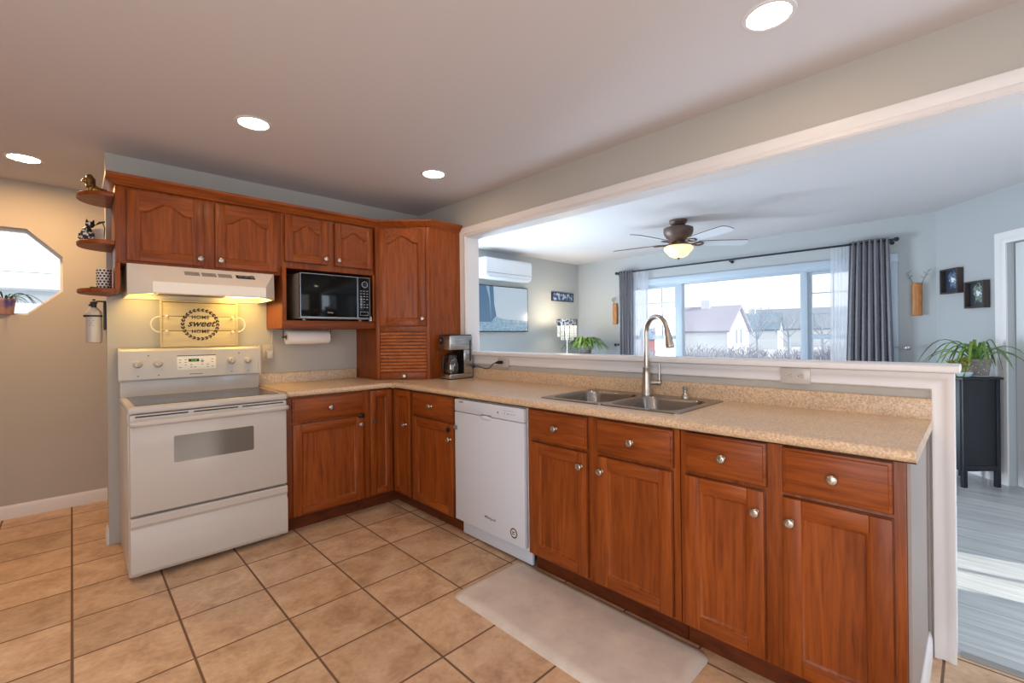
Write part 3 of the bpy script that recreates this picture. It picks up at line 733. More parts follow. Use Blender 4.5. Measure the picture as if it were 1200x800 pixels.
FF = frame((0, -.615, 0), (1, 0, 0), (0, -1, 0))
mb = MB(FF); mb.box((RX0+.004, 0, .345), (RX1-.004, .046, .868), .008, 3); od = mb.build('oven_door', WHITE, rg)
mb = MB(FF)
for a, b in ((-2.115, -1.89), (-1.865, -1.65), (-1.630, -1.405)): mb.box((a, .040, .853), (b, .0470, .860))
mb.build('vent_slot', DARK, od)
mb = MB(FF); mb.prism([(x, z) for x, z in rrect(-1.955, .592, -1.570, .735, .008)], .0455, .0472, 'y'); mb.build('oven_window', flat('oven_glass', S(104, 98, 92), .12, spec=.6), od)
mb = MB(FF)
hz = .826
mb.tube([(RX0+.012, .055, hz-.004), (RX0+.016, .078, hz), (RX0+.04, .088, hz), (RX1-.04, .088, hz), (RX1-.016, .078, hz), (RX1-.012, .055, hz-.004)], .0165, 12)
mb.box((RX0+.006, .044, hz-.020), (RX0+.045, .072, hz+.014), .005); mb.box((RX1-.045, .044, hz-.020), (RX1-.006, .072, hz+.014), .005)
mb.build('oven_handle', WHITE, od, 50)
mb = MB(FF); mb.prism([(0, .032), (.036, .032), (.046, .05), (.047, .24), (.034, .272), (.034, .283), (.046, .296), (.046, .325), (.040, .332), (0, .332)], RX0+.004, RX1-.004, 'x')
for v in mb.bm.verts: pass
mb.bm.free()
mb = MB()
mb.prism([(-.615-o, z) for o, z in ((0, .032), (.036, .032), (.046, .05), (.047, .24), (.036, .266), (.036, .276), (.046, .292), (.046, .325), (.040, .332), (0, .332))], RX0+.004, RX1-.004, 'x'); mb.build('storage_drawer', WHITE, rg, 25)

# ------------------------------------------------------------------ range hood
hd_ = thing('range_hood', (-1.73, -.2, 1.51), 'almond range hood glowing yellow underneath, mounted below the cherry cabinets', 'range hood')
hx0, hx1 = -2.118, -1.352
mb = MB()
def hr(z, yf, ins, ys): return [(hx0, .032, z), (hx1, .032, z), (hx1, ys, z), (hx1-ins, yf, z), (hx0+ins, yf, z), (hx0, ys, z)]
mb.loft([hr(1.525, -.50, .098, -.335), hr(1.518, -.498, .1, -.333), hr(1.516, -.49, .105, -.328)], True, False)
def hin(z): return [(hx0+.008, .026, z), (hx1-.008, .026, z), (hx1-.008, -.325, z), (hx1-.112, -.485, z), (hx0+.112, -.485, z), (hx0+.008, -.325, z)]
mb.loft([hr(1.516, -.49, .105, -.328), hin(1.517), hin(1.560)], True, False); mb.poly(hin(1.560))
mb.loft([hr(1.525, -.50, .098, -.335), hr(1.582, -.50, .098, -.335), hr(1.584, -.496, .099, -.333), hr(1.694, -.332, .004, -.328)], True, False); mb.poly(hr(1.694, -.332, .004, -.328))
shell = mb.build('hood_shell', CREAM, hd_, 25)
SL = Vector((0, -.164, -.110)).normalized(); HN = Vector((0, -.110, .164)).normalized()
FH = frame((0, -.332, 1.694), (1, 0, 0), HN, -SL)
mb = MB(FH)
for a, b in ((-1.862, -1.787), (-1.776, -1.701), (-1.691, -1.617)):
    for k in range(4): mb.box((a, 0, -.098+.012*k), (b, .0016, -.092+.012*k))
mb.build('vent_grille', flat('vent_taupe', S(118, 108, 98), .6), shell)
mb = MB(FH); mb.box((-1.594, 0, -.098), (-1.488, .003, -.056), .001); sw = mb.build('switch_panel', DARK, shell)
mb = MB(FH); mb.lathe([(.013, .002), (.012, .012), (.001, .013)], (-1.504, 0, -.077), 16, 'y'); mb.box((-1.582, .002, -.084), (-1.556, .006, -.070), .001); mb.box((-1.548, .002, -.084), (-1.524, .006, -.070), .001); mb.build('switch', GREYP, sw)
mb = MB(); mb.box((-1.96, -.44, 1.540), (-1.60, -.03, 1.5595), .003); mb.build('filter', flat('hood_filter', S(150, 134, 96), .5, .6), hd_)
for a, b in ((-2.10, -1.975), (-1.585, -1.37)):
    mb = MB(); mb.box((a, -.30, 1.548), (b, -.04, 1.5595), .002); mb.build('lamp_lens', HOODL, hd_)

# ------------------------------------------------------------------ sign tray on the range
ty = -.012
tr = thing('serving_tray', (-1.722, 0, 1.2035), 'wooden plank tray with a leaf wreath and HOME sweet HOME, leaning behind the range', 'sign')
FT = frame((0, ty, 0), (1, 0, 0), (0, -1, 0)); TX0, TX1 = -1.932, -1.506
mb = MB(FT)
for z0, z1 in ((1.2065, 1.311), (1.314, 1.408), (1.411, 1.500)): mb.box((TX0, -.010, z0), (TX1, 0, z1), .0015)
mb.box((TX0-.006, -.012, 1.2065), (TX0+.006, .006, 1.517), .002); mb.box((TX1-.006, -.012, 1.2065), (TX1+.006, .006, 1.517), .002); mb.box((TX0, -.012, 1.5035), (TX1, .006, 1.517), .002)
mb.build('board', SIGNW, tr)
mb = MB(FT); mb.box((TX0, -.018, 1.207), (TX1, -.010, 1.512)); mb.build('backing', flat('tray_backing', S(70, 52, 34), .8), tr)
for s_, x in ((-1, TX0-.006), (1, TX1+.006)):
    mb = MB(FT); mb.tube([(x+s_*.046*math.sin(PI*k/12), -.002, 1.355+.05*math.cos(PI*k/12)) for k in range(13)], .0045, 8); mb.build('handle', OFFW, tr)
mb = MB(FT)
for x, z in ((-1.905, 1.41), (-1.535, 1.405), (-1.905, 1.312), (-1.535, 1.305)): mb = MB(FT); mb.build('peg', OFFW, tr) if mb.lathe([(.007, 0), (.007, .012), (.009, .014), (.009, .02), (.001, .022)], (x, 0, z), 12, 'y') else 0

INK = flat('sign_ink', S(46, 34, 30), .7)
text('HOME', .034, facing(FT, -1.720, .0006, 1.404), INK, tr, 'lettering', 0, .0004, 1.1, bold=.0006)
text('sweet', .064, facing(FT, -1.717, .0006, 1.362), INK, tr, 'lettering', .35, .0005, 1.0, bold=.0014)
text('HOME', .034, facing(FT, -1.720, .0006, 1.308), INK, tr, 'lettering', 0, .0004, 1.1, bold=.0006)
mb = MB(FT)
for k in range(26):
    a = 2*PI*k/26
    for rr, ds in ((.104, .30), (.094, -.30)):
        c0 = Vector((-1.720+rr*math.cos(a), 0, 1.357+rr*.99*math.sin(a)))
        d = Vector((-math.sin(a+ds), 0, math.cos(a+ds))) if k < 13 or True else 0
        pn = Vector((d.z, 0, -d.x)); ln, wd = .0135, .0056
        mb.prism([(q.x, q.z) for q in (c0-d*ln, c0-d*ln*.2+pn*wd, c0+d*ln, c0-d*ln*.2-pn*wd)], 0, .0008, 'y')
mb.build('wreath', INK, tr, 0)

# ------------------------------------------------------------------ microwave and neighbours
mw = thing('microwave_oven', (-.95, -.2, 1.383), 'black microwave oven with dial and keypad, sitting in the open cabinet shelf', 'microwave')
FM = frame((0, -.352, 0), (1, 0, 0), (0, -1, 0)); MX0, MX1 = -1.198, -.676
mb = MB(FM); mb.box((MX0, -.36, 1.395), (MX1, 0, 1.720), .004)
for x in (MX0+.05, MX1-.05):
    for o in (-.31, -.05): mb.lathe([(.014, 1.3805), (.014, 1.396)], (x, o, 0), 12)
mb.build('body', flat('microwave_case', S(150, 140, 128), .4, .3), mw)
mb = MB(FM); mb.box((MX0, 0, 1.402), (-.776, .022, 1.720), .003); md = mb.build('door', GLOSSBLK, mw)
mb = MB(FM)
mb.hole(rect(MX0, 1.402, -.776, 1.720), rect(MX0+.005, 1.409, -.781, 1.715), .0215, .0235, 'y'); mb.build('door_trim', flat('trim_pewter', S(128, 132, 138), .3, .8), md)
text('Danby', .016, facing(FM, -.986, .0225, 1.442), flat('silver_print', S(190, 190, 190), .4), md, ext=.0003)
mb = MB(FM); mb.box((-.774, 0, 1.402), (MX1, .022, 1.720), .003); mk = mb.build('control_panel', GLOSSBLK, mw)
mb = MB(FM); mb.hole(rect(-.774, 1.402, MX1, 1.720), rect(-.770, 1.408, MX1-.004, 1.716), .0215, .0232, 'y'); mb.build('panel_trim', bpy.data.materials['trim_pewter'], mk)
mb = MB(FM); mb.lathe([(.023, .022), (.023, .032), (.019, .034), (.001, .034)], (-.724, 0, 1.664), 24, 'y'); dl = mb.build('dial', BLACK, mk)
mb = MB(FM); annu = [(-.724+r*math.cos(2*PI*k/28), 1.664+r*math.sin(2*PI*k/28)) for r in (.0245, .0205) for k in range(28)]
mb.hole(annu[:28], annu[28:], .030, .0355, 'y'); mb.build('dial_ring', CHROME, dl)
mb = MB(FM)
for r_ in range(7):
    for c_ in range(3):
        if r_ in (4, 5) and c_ != 1 and r_ == 4: continue
        mb.box((-.756+.025*c_, .022, 1.612-.021*r_), (-.741+.025*c_, .0228, 1.618-.021*r_))
mb.build('keypad_print', flat('key_print', S(140, 146, 156), .5), mk)
mb = MB(FM); mb.hole(rect(-.756, 1.425, -.690, 1.455), rect(-.753, 1.428, -.693, 1.452), .022, .023, 'y'); mb.build('start_button', bpy.data.materials['key_print'], mk)
cu_ = thing('small_cup', (-.652, -.340, 1.3835), 'tiny white cup at the right end of the microwave shelf', 'cup')
mb = MB(); mb.lathe([(.011, 1.3835), (.013, 1.386), (.009, 1.416), (.008, 1.420), (.001, 1.420)], (-.654, -.337, 0), 16); mb.build('cup_body', WHITE, cu_)

# paper towels under the cabinet
ph = thing('paper_towel_holder', (-1.05, -.10, 1.26), 'wire paper towel holder fixed under the microwave cabinet', 'towel holder')
mb = MB(); mb.tube([(-1.225, -.10, 1.265), (-.875, -.10, 1.265)], .006, 8); mb.build('rod', BRONZE, ph)
for x in (-1.225, -.875):
    mb = MB(); mb.tube([(x, -.10, 1.265), (x, -.10, 1.325)], .004, 8); mb.box((x-.02, -.13, 1.321), (x+.02, -.07, 1.325)); mb.ball((x, -.10, 1.265), .01, 12, 8); mb.build('bracket', BRONZE, ph)
pr_ = thing('paper_towel_roll', (-1.05, -.10, 1.21), 'white paper towel roll hanging under the microwave cabinet', 'paper towel')
mb = MB(); mb.lathe([(.018, -1.205), (.050, -1.205), (.052, -1.202), (.052, -.898), (.050, -.895), (.018, -.895)], (0, -.10, 1.262), 28, 'x', False); mb.build('towel_sheet', PAPER, pr_)
mb = MB(); mb.lathe([(.018, -1.206), (.0185, -1.206), (.0185, -.894), (.018, -.894), (.0165, -.894), (.0165, -1.206)], (0, -.10, 1.262), 20, 'x', False); mb.build('core', flat('cardboard', S(170, 140, 108), .9), pr_)

# outlets
def outlet(label, M, horiz=False, rows=2):
    o = thing('wall_outlet', M.translation, label, 'outlet')
    mb = MB(M)
    if horiz: mb.box((-.06, 0, -.036), (.06, .006, .036), .003)
    else: mb.box((-.036, 0, -.06), (.036, .006, .06), .003)
    mb.build('cover_plate', WHITE, o)
    for s in (-1, 1):
        c = (s*.021, 0) if horiz else (0, s*.021)
        mb = MB(M); mb.lathe([(.0155, .004), (.0155, .0075), (.001, .0075)], (c[0], 0, c[1]), 20, 'y'); f = mb.build('socket', WHITE, o)
        mb = MB(M)
        for a, b in ((-.005, .003), (.005, .003)):
            x, z = (b, a) if horiz else (a, b)
            e = (.004, .0008) if horiz else (.0008, .004)
            mb.box((c[0]+x-e[0], .0074, c[1]+z-e[1]), (c[0]+x+e[0], .0079, c[1]+z+e[1]))
        x, z = (-.007, 0) if horiz else (0, -.007)
        mb.lathe([(.0022, .0074), (.0022, .0079)], (c[0]+x, 0, c[1]+z), 8, 'y'); mb.build('slot', DARK, f)
    return o
outlet('white wall outlet left of the paper towels, with an adapter plugged in', frame((-1.295, WY0, 1.150), (1, 0, 0), (0, -1, 0)))
ad_ = thing('plug_adapter', (-1.29, .0, 1.13), 'white plug-in adapter with a thin cord in the outlet beside the range', 'adapter')
mb = MB(); mb.box((-1.312, -.012, 1.105), (-1.268, .0264, 1.165), .005); mb.build('adapter_body', WHITE, ad_)
mb = MB(); mb.tube([(-1.290, -.003, 1.165), (-1.288, -.008, 1.19), (-1.275, .0, 1.23), (-1.268, .01, 1.28), (-1.262, .02, 1.324)], .003, 8); mb.build('cord', WHITE, ad_)
outlet('white double outlet in the half wall trim right of the sink', frame((WX0-.0225, -3.128, 1.060), (0, -1, 0), (-1, 0, 0)), True)
outlet('white outlet behind the coffee maker with a black plug in it', frame((WX0-.0225, -1.165, 1.052), (0, -1, 0), (-1, 0, 0)), True)

# ------------------------------------------------------------------ coffee maker
cm = thing('coffee_maker', (-.12, -.74, .916), 'stainless coffee maker with glass carafe beside the corner cabinet', 'coffee maker')
qx0, qx1, qy0, qy1 = -.235, -.005, -.815, -.662; zb = .9155
mb = MB(); mb.box((qx0, qy0, zb+.004), (qx1, qy1, .958), .008, 3); mb.build('base', STEEL, cm)
mb = MB(); mb.box((qx0+.004, qy0+.004, zb), (qx1-.004, qy1-.004, .922)); mb.build('foot', BLACK, cm)
mb = MB(); mb.box((-.095, qy0, .955), (qx1, qy1, 1.148), .004); rc = mb.build('reservoir', STEEL, cm)
mb = MB(); mb.box((-.040, qy0-.0012, 1.055), (-.024, qy0+.002, 1.225)); mb.build('water_gauge', flat('smoke_gauge', S(46, 50, 56), .2), rc)
mb = MB(); mb.box((-.098, qy0+.006, .958), (-.094, qy1-.006, 1.146)); mb.build('back_plate', BLACK, cm)
mb = MB(); mb.box((qx0, qy0, 1.146), (qx1, qy1, 1.262), .008, 3); hs = mb.build('brew_housing', STEEL, cm)
mb = MB(); mb.box((qx0+.006, qy0+.006, 1.258), (qx1-.006, qy1-.006, 1.270), .004); mb.build('lid', BLACK, cm)
mb = MB(); mb.lathe([(.028, qx0-.004), (.028, qx0+.004)], (0, -.70, 1.225), 24, 'x'); pn_ = mb.build('control_dial', BLACK, hs)
mb = MB(); mb.lathe([(.012, qx0-.007), (.012, qx0-.003)], (0, -.70, 1.225), 18, 'x'); mb.build('clock_face', GREYP, pn_)
ca = (-.162, -.738)
mb = MB(); mb.lathe([(.050, .962), (.060, .966), (.064, .985), (.062, 1.03), (.052, 1.078), (.046, 1.092)], (ca[0], ca[1], 0), 28, 'z', False); mb.face([mb.v((ca[0]+.05*math.cos(2*PI*k/28), ca[1]+.05*math.sin(2*PI*k/28), .962)) for k in range(28)])
cf = mb.build('carafe', CARAFE, cm)
mb = MB(); mb.lathe([(.047, 1.088), (.048, 1.106), (.036, 1.118), (.012, 1.122), (.001, 1.122)], (ca[0], ca[1], 0), 24); mb.build('carafe_lid', BLACK, cf)
mb = MB(); mb.tube([(ca[0]-.044, ca[1]-.002, 1.098), (ca[0]-.084, ca[1]-.002, 1.095), (ca[0]-.092, ca[1]-.002, 1.05), (ca[0]-.085, ca[1]-.002, .995), (ca[0]-.064, ca[1]-.002, .99)], [.008, .009, .010, .009, .006], 10); mb.build('carafe_handle', BLACK, cf)
mb = MB(); mb.lathe([(.058, .959), (.058, .963), (.001, .963)], (ca[0], ca[1], 0), 24); mb.build('warming_plate', BLACK, cm)
pc = thing('power_cord', (-.01, -1.0, .93), 'black power cord running from the coffee maker to the half wall outlet', 'cord')
def catmull(P, n=8):
    P = [Vector(p) for p in P]; P = [P[0]]+P+[P[-1]]; out = []
    for i in range(1, len(P)-2):
        for k in range(n):
            t = k/n; a, b, c, d = P[i-1:i+3]
            out.append(.5*((2*b)+(c-a)*t+(2*a-5*b+4*c-d)*t*t+(3*b-a-3*c+d)*t**3))
    return out+[P[-2]]
mb = MB(); mb.tube(catmull([(-.0035, -.80, .99), (-.002, -.84, 1.012), (-.006, -.89, 1.012), (-.010, -.95, 1.002), (-.012, -1.00, .999), (-.015, -1.04, 1.012), (-.018, -1.08, 1.040), (-.020, -1.12, 1.052)]), .0038, 8); mb.build('cable', BLACK, pc)
mb = MB(); mb.tube([(-.020, -1.105, 1.048), (-.018, -1.135, 1.053), (-.010, -1.158, 1.054), (.004, -1.162, 1.054)], [.005, .012, .014, .011], 10); mb.build('plug', BLACK, pc)
mb = MB(); mb.tube(catmull([(-.0035, -.81, .985), (-.008, -.838, 1.006), (-.012, -.848, 1.02)]), .0034, 8); mb.bm.free()

# ------------------------------------------------------------------ floor mat
fm = thing('floor_mat', (-.81, -2.45, 0), 'long beige cushioned mat on the tiles in front of the sink cabinet', 'mat')
mb = MB(); R = []
for ins, z in ((0, .0005), (.002, .006), (.035, .017), (.045, .0185)): R.append([(x, y, z) for x, y in rrect(-1.043+ins, -2.98+ins, -.578-ins, -1.912-ins, max(.05-ins*.5, .01), 6)])
mb.loft(R); mb.build('pad', MAT, fm, 60)

# ------------------------------------------------------------------ things on the end shelves
Z1, Z2, Z3 = 2.091, 1.820, 1.550
li = thing('lion_figurine', (-2.25, -.14, Z1), 'small golden lion figurine lying on the top end shelf', 'figurine')
mb = MB()
mb.tube([(-2.186, -.14, Z1+.018), (-2.195, -.14, Z1+.022), (-2.215, -.14, Z1+.026), (-2.245, -.14, Z1+.036), (-2.262, -.14, Z1+.056)], [.012, .022, .023, .024, .018], 12)
mb.ball((-2.276, -.146, Z1+.080), (.018, .017, .019)); mb.ball((-2.290, -.150, Z1+.074), (.009, .010, .008))
for s_ in (-.013, .013):
    mb.tube([(-2.258, -.14+s_, Z1+.040), (-2.266, -.14+s_*1.1, Z1+.020), (-2.268, -.14+s_*1.1, Z1+.007), (-2.284, -.14+s_*1.1, Z1+.006)], [.013, .010, .008, .006], 8)
    mb.tube([(-2.198, -.14+s_*1.4, Z1+.024), (-2.212, -.14+s_*1.6, Z1+.012), (-2.232, -.14+s_*1.6, Z1+.007)], [.015, .010, .006], 8)
bd = mb.build('body', GOLD, li, 60)
mb = MB()
for k in range(13):
    a = 2*PI*k/13; mb.ball((-2.264, -.143+.023*math.cos(a), Z1+.076+.027*math.sin(a)), (.017, .013, .017), 8, 6)
    mb.ball((-2.256, -.142+.016*math.cos(a), Z1+.066+.024*math.sin(a)), (.018, .014, .018), 8, 6)
mb.build('mane', flat('mane_bronze', S(116, 84, 44), .4, .6), bd, 60)
ct_ = thing('cat_figurine', (-2.272, -.14, Z2), 'black and white patterned cat figurine on the middle end shelf', 'figurine')
mb = MB(); c0 = (-2.272, -.14)
mb.lathe([(.020, Z2), (.028, Z2+.008), (.031, Z2+.030), (.028, Z2+.055), (.020, Z2+.075), (.012, Z2+.085)], (c0[0]-.004, c0[1], 0), 20)
mb.ball((c0[0]+.008, c0[1]-.006, Z2+.100), (.021, .018, .019)); mb.ball((c0[0]+.012, c0[1]-.022, Z2+.094), (.009, .008, .007))
for s in (-.012, .012):
    mb.tube([(c0[0]+.008+s, c0[1]-.004, Z2+.110), (c0[0]+.008+s*1.35, c0[1]-.004, Z2+.136)], [.008, .001], 8)
    mb.tube([(c0[0]+.006+s, c0[1]-.022, Z2+.05), (c0[0]+.006+s, c0[1]-.030, Z2+.012), (c0[0]+.006+s, c0[1]-.036, Z2+.005)], [.009, .007, .006], 8)
mb.tube([(c0[0]-.025, c0[1], Z2+.01), (c0[0]-.038, c0[1]-.008, Z2+.02), (c0[0]-.036, c0[1]-.014, Z2+.045)], [.007, .006, .004], 8)
mb.build('body', PATTERN, ct_, 60)
pf = thing('picture_stand', (-2.222, -.10, Z2), 'small white card on a dark wire easel beside the cat figurine', 'picture stand')
mb = MB(); FPz = frame((-2.222, -.10, Z2+.012), (.95, -.25, .12), (-.24, -.90, .30), (-.12, .27, .95)); mb.M = FPz; mb.box((-.024, 0, 0), (.022, .004, .085)); mb.build('card', PAPER, pf)
mb = MB(); mb.box((-2.252, -.125, Z2), (-2.196, -.085, Z2+.016), .002)
mb.tube([(-2.205, -.10, Z2+.01), (-2.200, -.095, Z2+.10), (-2.212, -.10, Z2+.135)], .0028, 6); mb.tube([(-2.205, -.10, Z2+.01), (-2.188, -.07, Z2+.002)], .0028, 6)
mb.prism([(-2.245, Z2+.105), (-2.198, Z2+.132), (-2.200, Z2+.139), (-2.226, Z2+.132)], -.104, -.098, 'y'); mb.build('easel', BLACK, pf)
uh = thing('utensil_holder', (-2.205, -.13, Z3), 'pale perforated utensil cup on the lowest end shelf', 'utensil holder')
mb = MB(); mb.lathe([(.001, Z3), (.031, Z3), (.033, Z3+.004), (.033, Z3+.122), (.030, Z3+.122), (.030, Z3+.008), (.001, Z3+.008)], (-2.207, -.13, 0), 28, 'z', False); mb.build('cup', OFFW, uh)
mb = MB()
for r_ in range(7):
    for k in range(12):
        a = 2*PI*(k+.5*(r_ % 2))/12; d = Vector((math.cos(a), math.sin(a), 0)); c = Vector((-2.207, -.13, Z3+.016+.016*r_))+d*.0325
        t = Vector((-d.y, d.x, 0)); z = Vector((0, 0, 1))
        mb.loft([[tuple(c+d*h+(t*math.cos(2*PI*j/8)+z*math.sin(2*PI*j/8))*.0056) for j in range(8)] for h in (0, .0012)])
mb.build('perforation', DARK, uh)
sb = thing('small_box', (-2.255, -.17, Z3), 'little dark lidded box lying on the lowest end shelf', 'box')
mb = MB(); mb.box((-2.268, -.186, Z3), (-2.238, -.160, Z3+.008), .002); mb.build('box_body', KICK, sb)
mb = MB(); mb.box((-2.270, -.188, Z3+.0085), (-2.236, -.158, Z3+.012), .001); mb.build('lid', DARK, sb)

# fire extinguisher on the wall end
fe = thing('fire_extinguisher', (-2.244, .085, 1.245), 'white fire extinguisher strapped to the wall end under the end shelves', 'fire extinguisher')
ex, ey = -2.246, .09
mb = MB(); mb.lathe([(.030, 1.240), (.036, 1.244), (.038, 1.252), (.038, 1.415), (.034, 1.435), (.022, 1.452), (.014, 1.458)], (ex, ey, 0), 28); cy_ = mb.build('cylinder', WHITE, fe)
mb = MB(); mb.lathe([(.013, 1.455), (.013, 1.478), (.017, 1.480), (.017, 1.492), (.008, 1.496)], (ex, ey, 0), 16); mb.box((ex-.008, ey-.042, 1.484), (ex+.008, ey+.03, 1.492), .002); mb.box((ex-.007, ey-.045, 1.500), (ex+.007, ey+.012, 1.507), .002); mb.tube([(ex, ey, 1.47), (ex-.022, ey-.01, 1.472)], .006, 8); mb.build('valve', IRON, fe)
mb = MB(); mb.lathe([(.0385, 1.400), (.0405, 1.401), (.0405, 1.410), (.0385, 1.411)], (ex, ey, 0), 28, 'z', False); mb.box((ex-.048, ey-.016, 1.399), (ex-.036, ey+.006, 1.412), .002); mb.build('strap', BLACK, fe)
mb = MB(); mb.box((-2.2035, ey-.026, 1.32), (-2.1905, ey+.026, 1.50), .002); mb.box((-2.235, ey-.02, 1.492), (-2.19, ey+.02, 1.50), .002); mb.build('bracket', BLACK, fe)
mb = MB()
for z, wd_ in ((1.392, .16), (1.378, .22), (1.368, .3), (1.356, .2), (1.346, .26)):
    for k in range(5):
        a = PI*1.38+(k-2)*.14; p = Vector((ex+.0382*math.cos(a), ey+.0382*math.sin(a), z)); t = Vector((-math.sin(a), math.cos(a), 0)); n_ = Vector((math.cos(a), math.sin(a), 0))
        if (k*3+int(z*1000)) % 4 == 0: continue
        mb.loft([[tuple(p+n_*h+t*x+Vector((0, 0, q))) for x, q in ((-.0018, -.0016), (.0018, -.0016), (.0018, .0016), (-.0018, .0016))] for h in (0, .0006)])
mb.build('label_print', GREYP, cy_)

# ------------------------------------------------------------------ ceiling lights
def recessed(x, y, label):
    o = thing('recessed_light', (x, y, H), label, 'ceiling light', 'recessed ceiling lights')
    mb = MB(); mb.lathe([(.070, H+.012), (.070, H-.001), (.074, H-.004), (.086, H-.004), (.090, H-.001), (.090, H+.0005)], (x, y, 0), 36, 'z', False); mb.build('trim_ring', TRIM, o)
    mb = MB(); mb.lathe([(.0705, H-.0015), (.05, H-.003), (.001, H-.0035)], (x, y, 0), 32, 'z', False); mb.build('lens', LAMPW, o)
    return o
RL = recessed(-1.641, -1.0, 'round recessed ceiling light above the white range')
for x, y, lb in ((-.504, -1.012, 'round recessed ceiling light nearest the corner cabinet'), (-.531, -3.19, 'large-looking recessed ceiling light nearest the camera at the top'),
                 (-2.55, .50, 'recessed ceiling light in the hall by the octagonal window'), (-1.641, -3.19, 'recessed ceiling light behind the camera'), (-2.80, -1.0, 'recessed ceiling light beside the camera'), (-2.80, -3.19, 'recessed ceiling light behind the camera by the wall')):
    c = copy_tree(RL); c.location = (x, y, H); c['label'] = lb
    if y > 0:
        for q in c.children:
            if q.name.startswith('lens'): q.data = q.data.copy(); q.data.materials[0] = LAMPH

# ------------------------------------------------------------------ living room
# ceiling fan
fx_, fy_ = 2.06, -1.59
fan = thing('ceiling_fan', (fx_, fy_, 2.0), 'bronze ceiling fan with five pale blades and a glowing amber bowl light', 'ceiling fan')
mb = MB(); mb.lathe([(.088, H), (.088, 2.392), (.078, 2.378), (.062, 2.352), (.046, 2.345), (.040, 2.335)], (fx_, fy_, 0), 28); mb.build('canopy', BRONZE, fan)
mb = MB(); mb.lathe([(.05, 2.345), (.120, 2.338), (.143, 2.328), (.146, 2.300), (.140, 2.270), (.118, 2.235), (.085, 2.215), (.060, 2.19), (.058, 2.172)], (fx_, fy_, 0), 32); mb.build('motor', BRONZE, fan)
mb = MB(); mb.lathe([(.060, 2.175), (.098, 2.168), (.105, 2.152), (.092, 2.146)], (fx_, fy_, 0), 28); mb.build('light_fitter', BRONZE, fan)
mb = MB(); mb.lathe([(.100, 2.150), (.126, 2.146), (.142, 2.128), (.138, 2.108), (.108, 2.075), (.088, 2.050), (.060, 2.036), (.020, 2.030), (.001, 2.030)], (fx_, fy_, 0), 32, 'z', False); mb.build('bowl', FANL, fan, 60)
mb = MB(); mb.lathe([(.014, 2.032), (.012, 2.022), (.006, 2.016), (.001, 2.008)], (fx_, fy_, 0), 14); mb.build('finial', BRONZE, fan)
for k in range(5):
    a = math.radians(-44.6+72*k); Fb = frame((fx_, fy_, 2.178), (math.cos(a), math.sin(a), 0), (-math.sin(a), math.cos(a), 0)) @ Matrix.Rotation(math.radians(-12), 4, 'X')
    mb = MB(Fb); n = 10; pts = []
    for t in range(9): q = PI/2-PI*t/8; pts.append((.655+.05*math.cos(q), .068*math.sin(q)))
    pts += [(.40, -.066), (.20, -.052), (.19, -.03), (.19, .03), (.20, .052), (.40, .066)]
    lo = [mb.v((x, y, -.003)) for x, y in pts]; hi = [mb.v((x, y, .004)) for x, y in pts]; mb.mi = 0; mb.face(lo[::-1]); mb.mi = 1; mb.face(hi)
    for i in range(len(pts)): j = (i+1) % len(pts); mb.face([lo[i], lo[j], hi[j], hi[i]])
    bl = mb.build('blade', [FANBL, BRONZE], fan)
    mb = MB(Fb); mb.tube([(.06, 0, .004), (.12, 0, -.012), (.17, 0, -.008)], [.012, .010, .010], 8)
    ring = [(.205+.045*math.cos(2*PI*j/20), .036*math.sin(2*PI*j/20), -.008) for j in range(21)]
    mb.tube(ring, .008, 8, False); mb.build('blade_iron', BRONZE, bl, 50)

# curtains, sheers and rod
XR = 3.53
def curtain(name, label, mat, x, t0, t1, b0, b1, zt, zb, folds, amp, cat, group):
    mb = MB(); nz, ny = 14, folds*8; rings = []
    for j in range(nz+1):
        f = j/nz; z = zt+(zb-zt)*f; e0 = t0+(b0-t0)*f; e1 = t1+(b1-t1)*f; row = []
        for i in range(ny+1):
            q = i/ny; ph = q*folds*2*PI; row.append((x+amp*math.sin(ph+.4*math.sin(f*3))*(.85+.3*f)+.006*math.sin(ph*.37+f*5), e0+(e1-e0)*(q+.012*math.sin(2*ph)), z))
        rings.append(row)
    mb.loft(rings, False, False); o = mb.build(name, mat, None, 80, False)
    if mat is CURT: so = o.modifiers.new('s', 'SOLIDIFY'); so.thickness = .003
    return tag(o, label, cat, group)
curtain('curtain', 'dark grey curtain panel at the window end nearer the floor lamp', CURT, XR, .06, -.17, .075, -.16, 2.205, .02, 5, .028, 'curtain', 'grey curtain panels')
curtain('curtain', 'wide dark grey curtain panel at the window end nearer the picture frames', CURT, XR, -2.772, -3.098, -2.705, -3.145, 2.205, .02, 7, .032, 'curtain', 'grey curtain panels')
curtain('sheer_curtain', 'white sheer curtain beside the narrow dark grey panel', SHEER, XR+.02, -.165, -.42, -.15, -.36, 2.165, .03, 7, .014, 'sheer curtain', 'white sheers')
curtain('sheer_curtain', 'white sheer curtain beside the wide dark grey panel', SHEER, XR+.02, -2.60, -2.80, -2.58, -2.74, 2.175, .03, 6, .014, 'sheer curtain', 'white sheers')
rod = thing('curtain_rod', (XR, -1.52, 2.17), 'thin black curtain rod with finials spanning above the picture window', 'curtain rod')
mb = MB(); mb.tube([(XR, .09, 2.178), (XR, -3.145, 2.178)], .011, 12); mb.build('rod', IRON, rod)
for s, y in ((1, .09), (-1, -3.145)): mb = MB(); mb.lathe([(.012, y-.004*s), (.02, y), (.021, y+.022*s), (.014, y+.03*s), (.001, y+.034*s)], (XR, 0, 2.178), 16, 'y'); mb.build('finial', IRON, rod)
for y in (.075, -1.55, -3.115): mb = MB(); mb.box((XR-.004, y-.006, 2.150), (3.619, y+.006, 2.166), .002); mb.lathe([(.02, 3.612), (.02, 3.6195)], (0, y, 2.158), 14, 'x'); mb.build('bracket', IRON, rod)
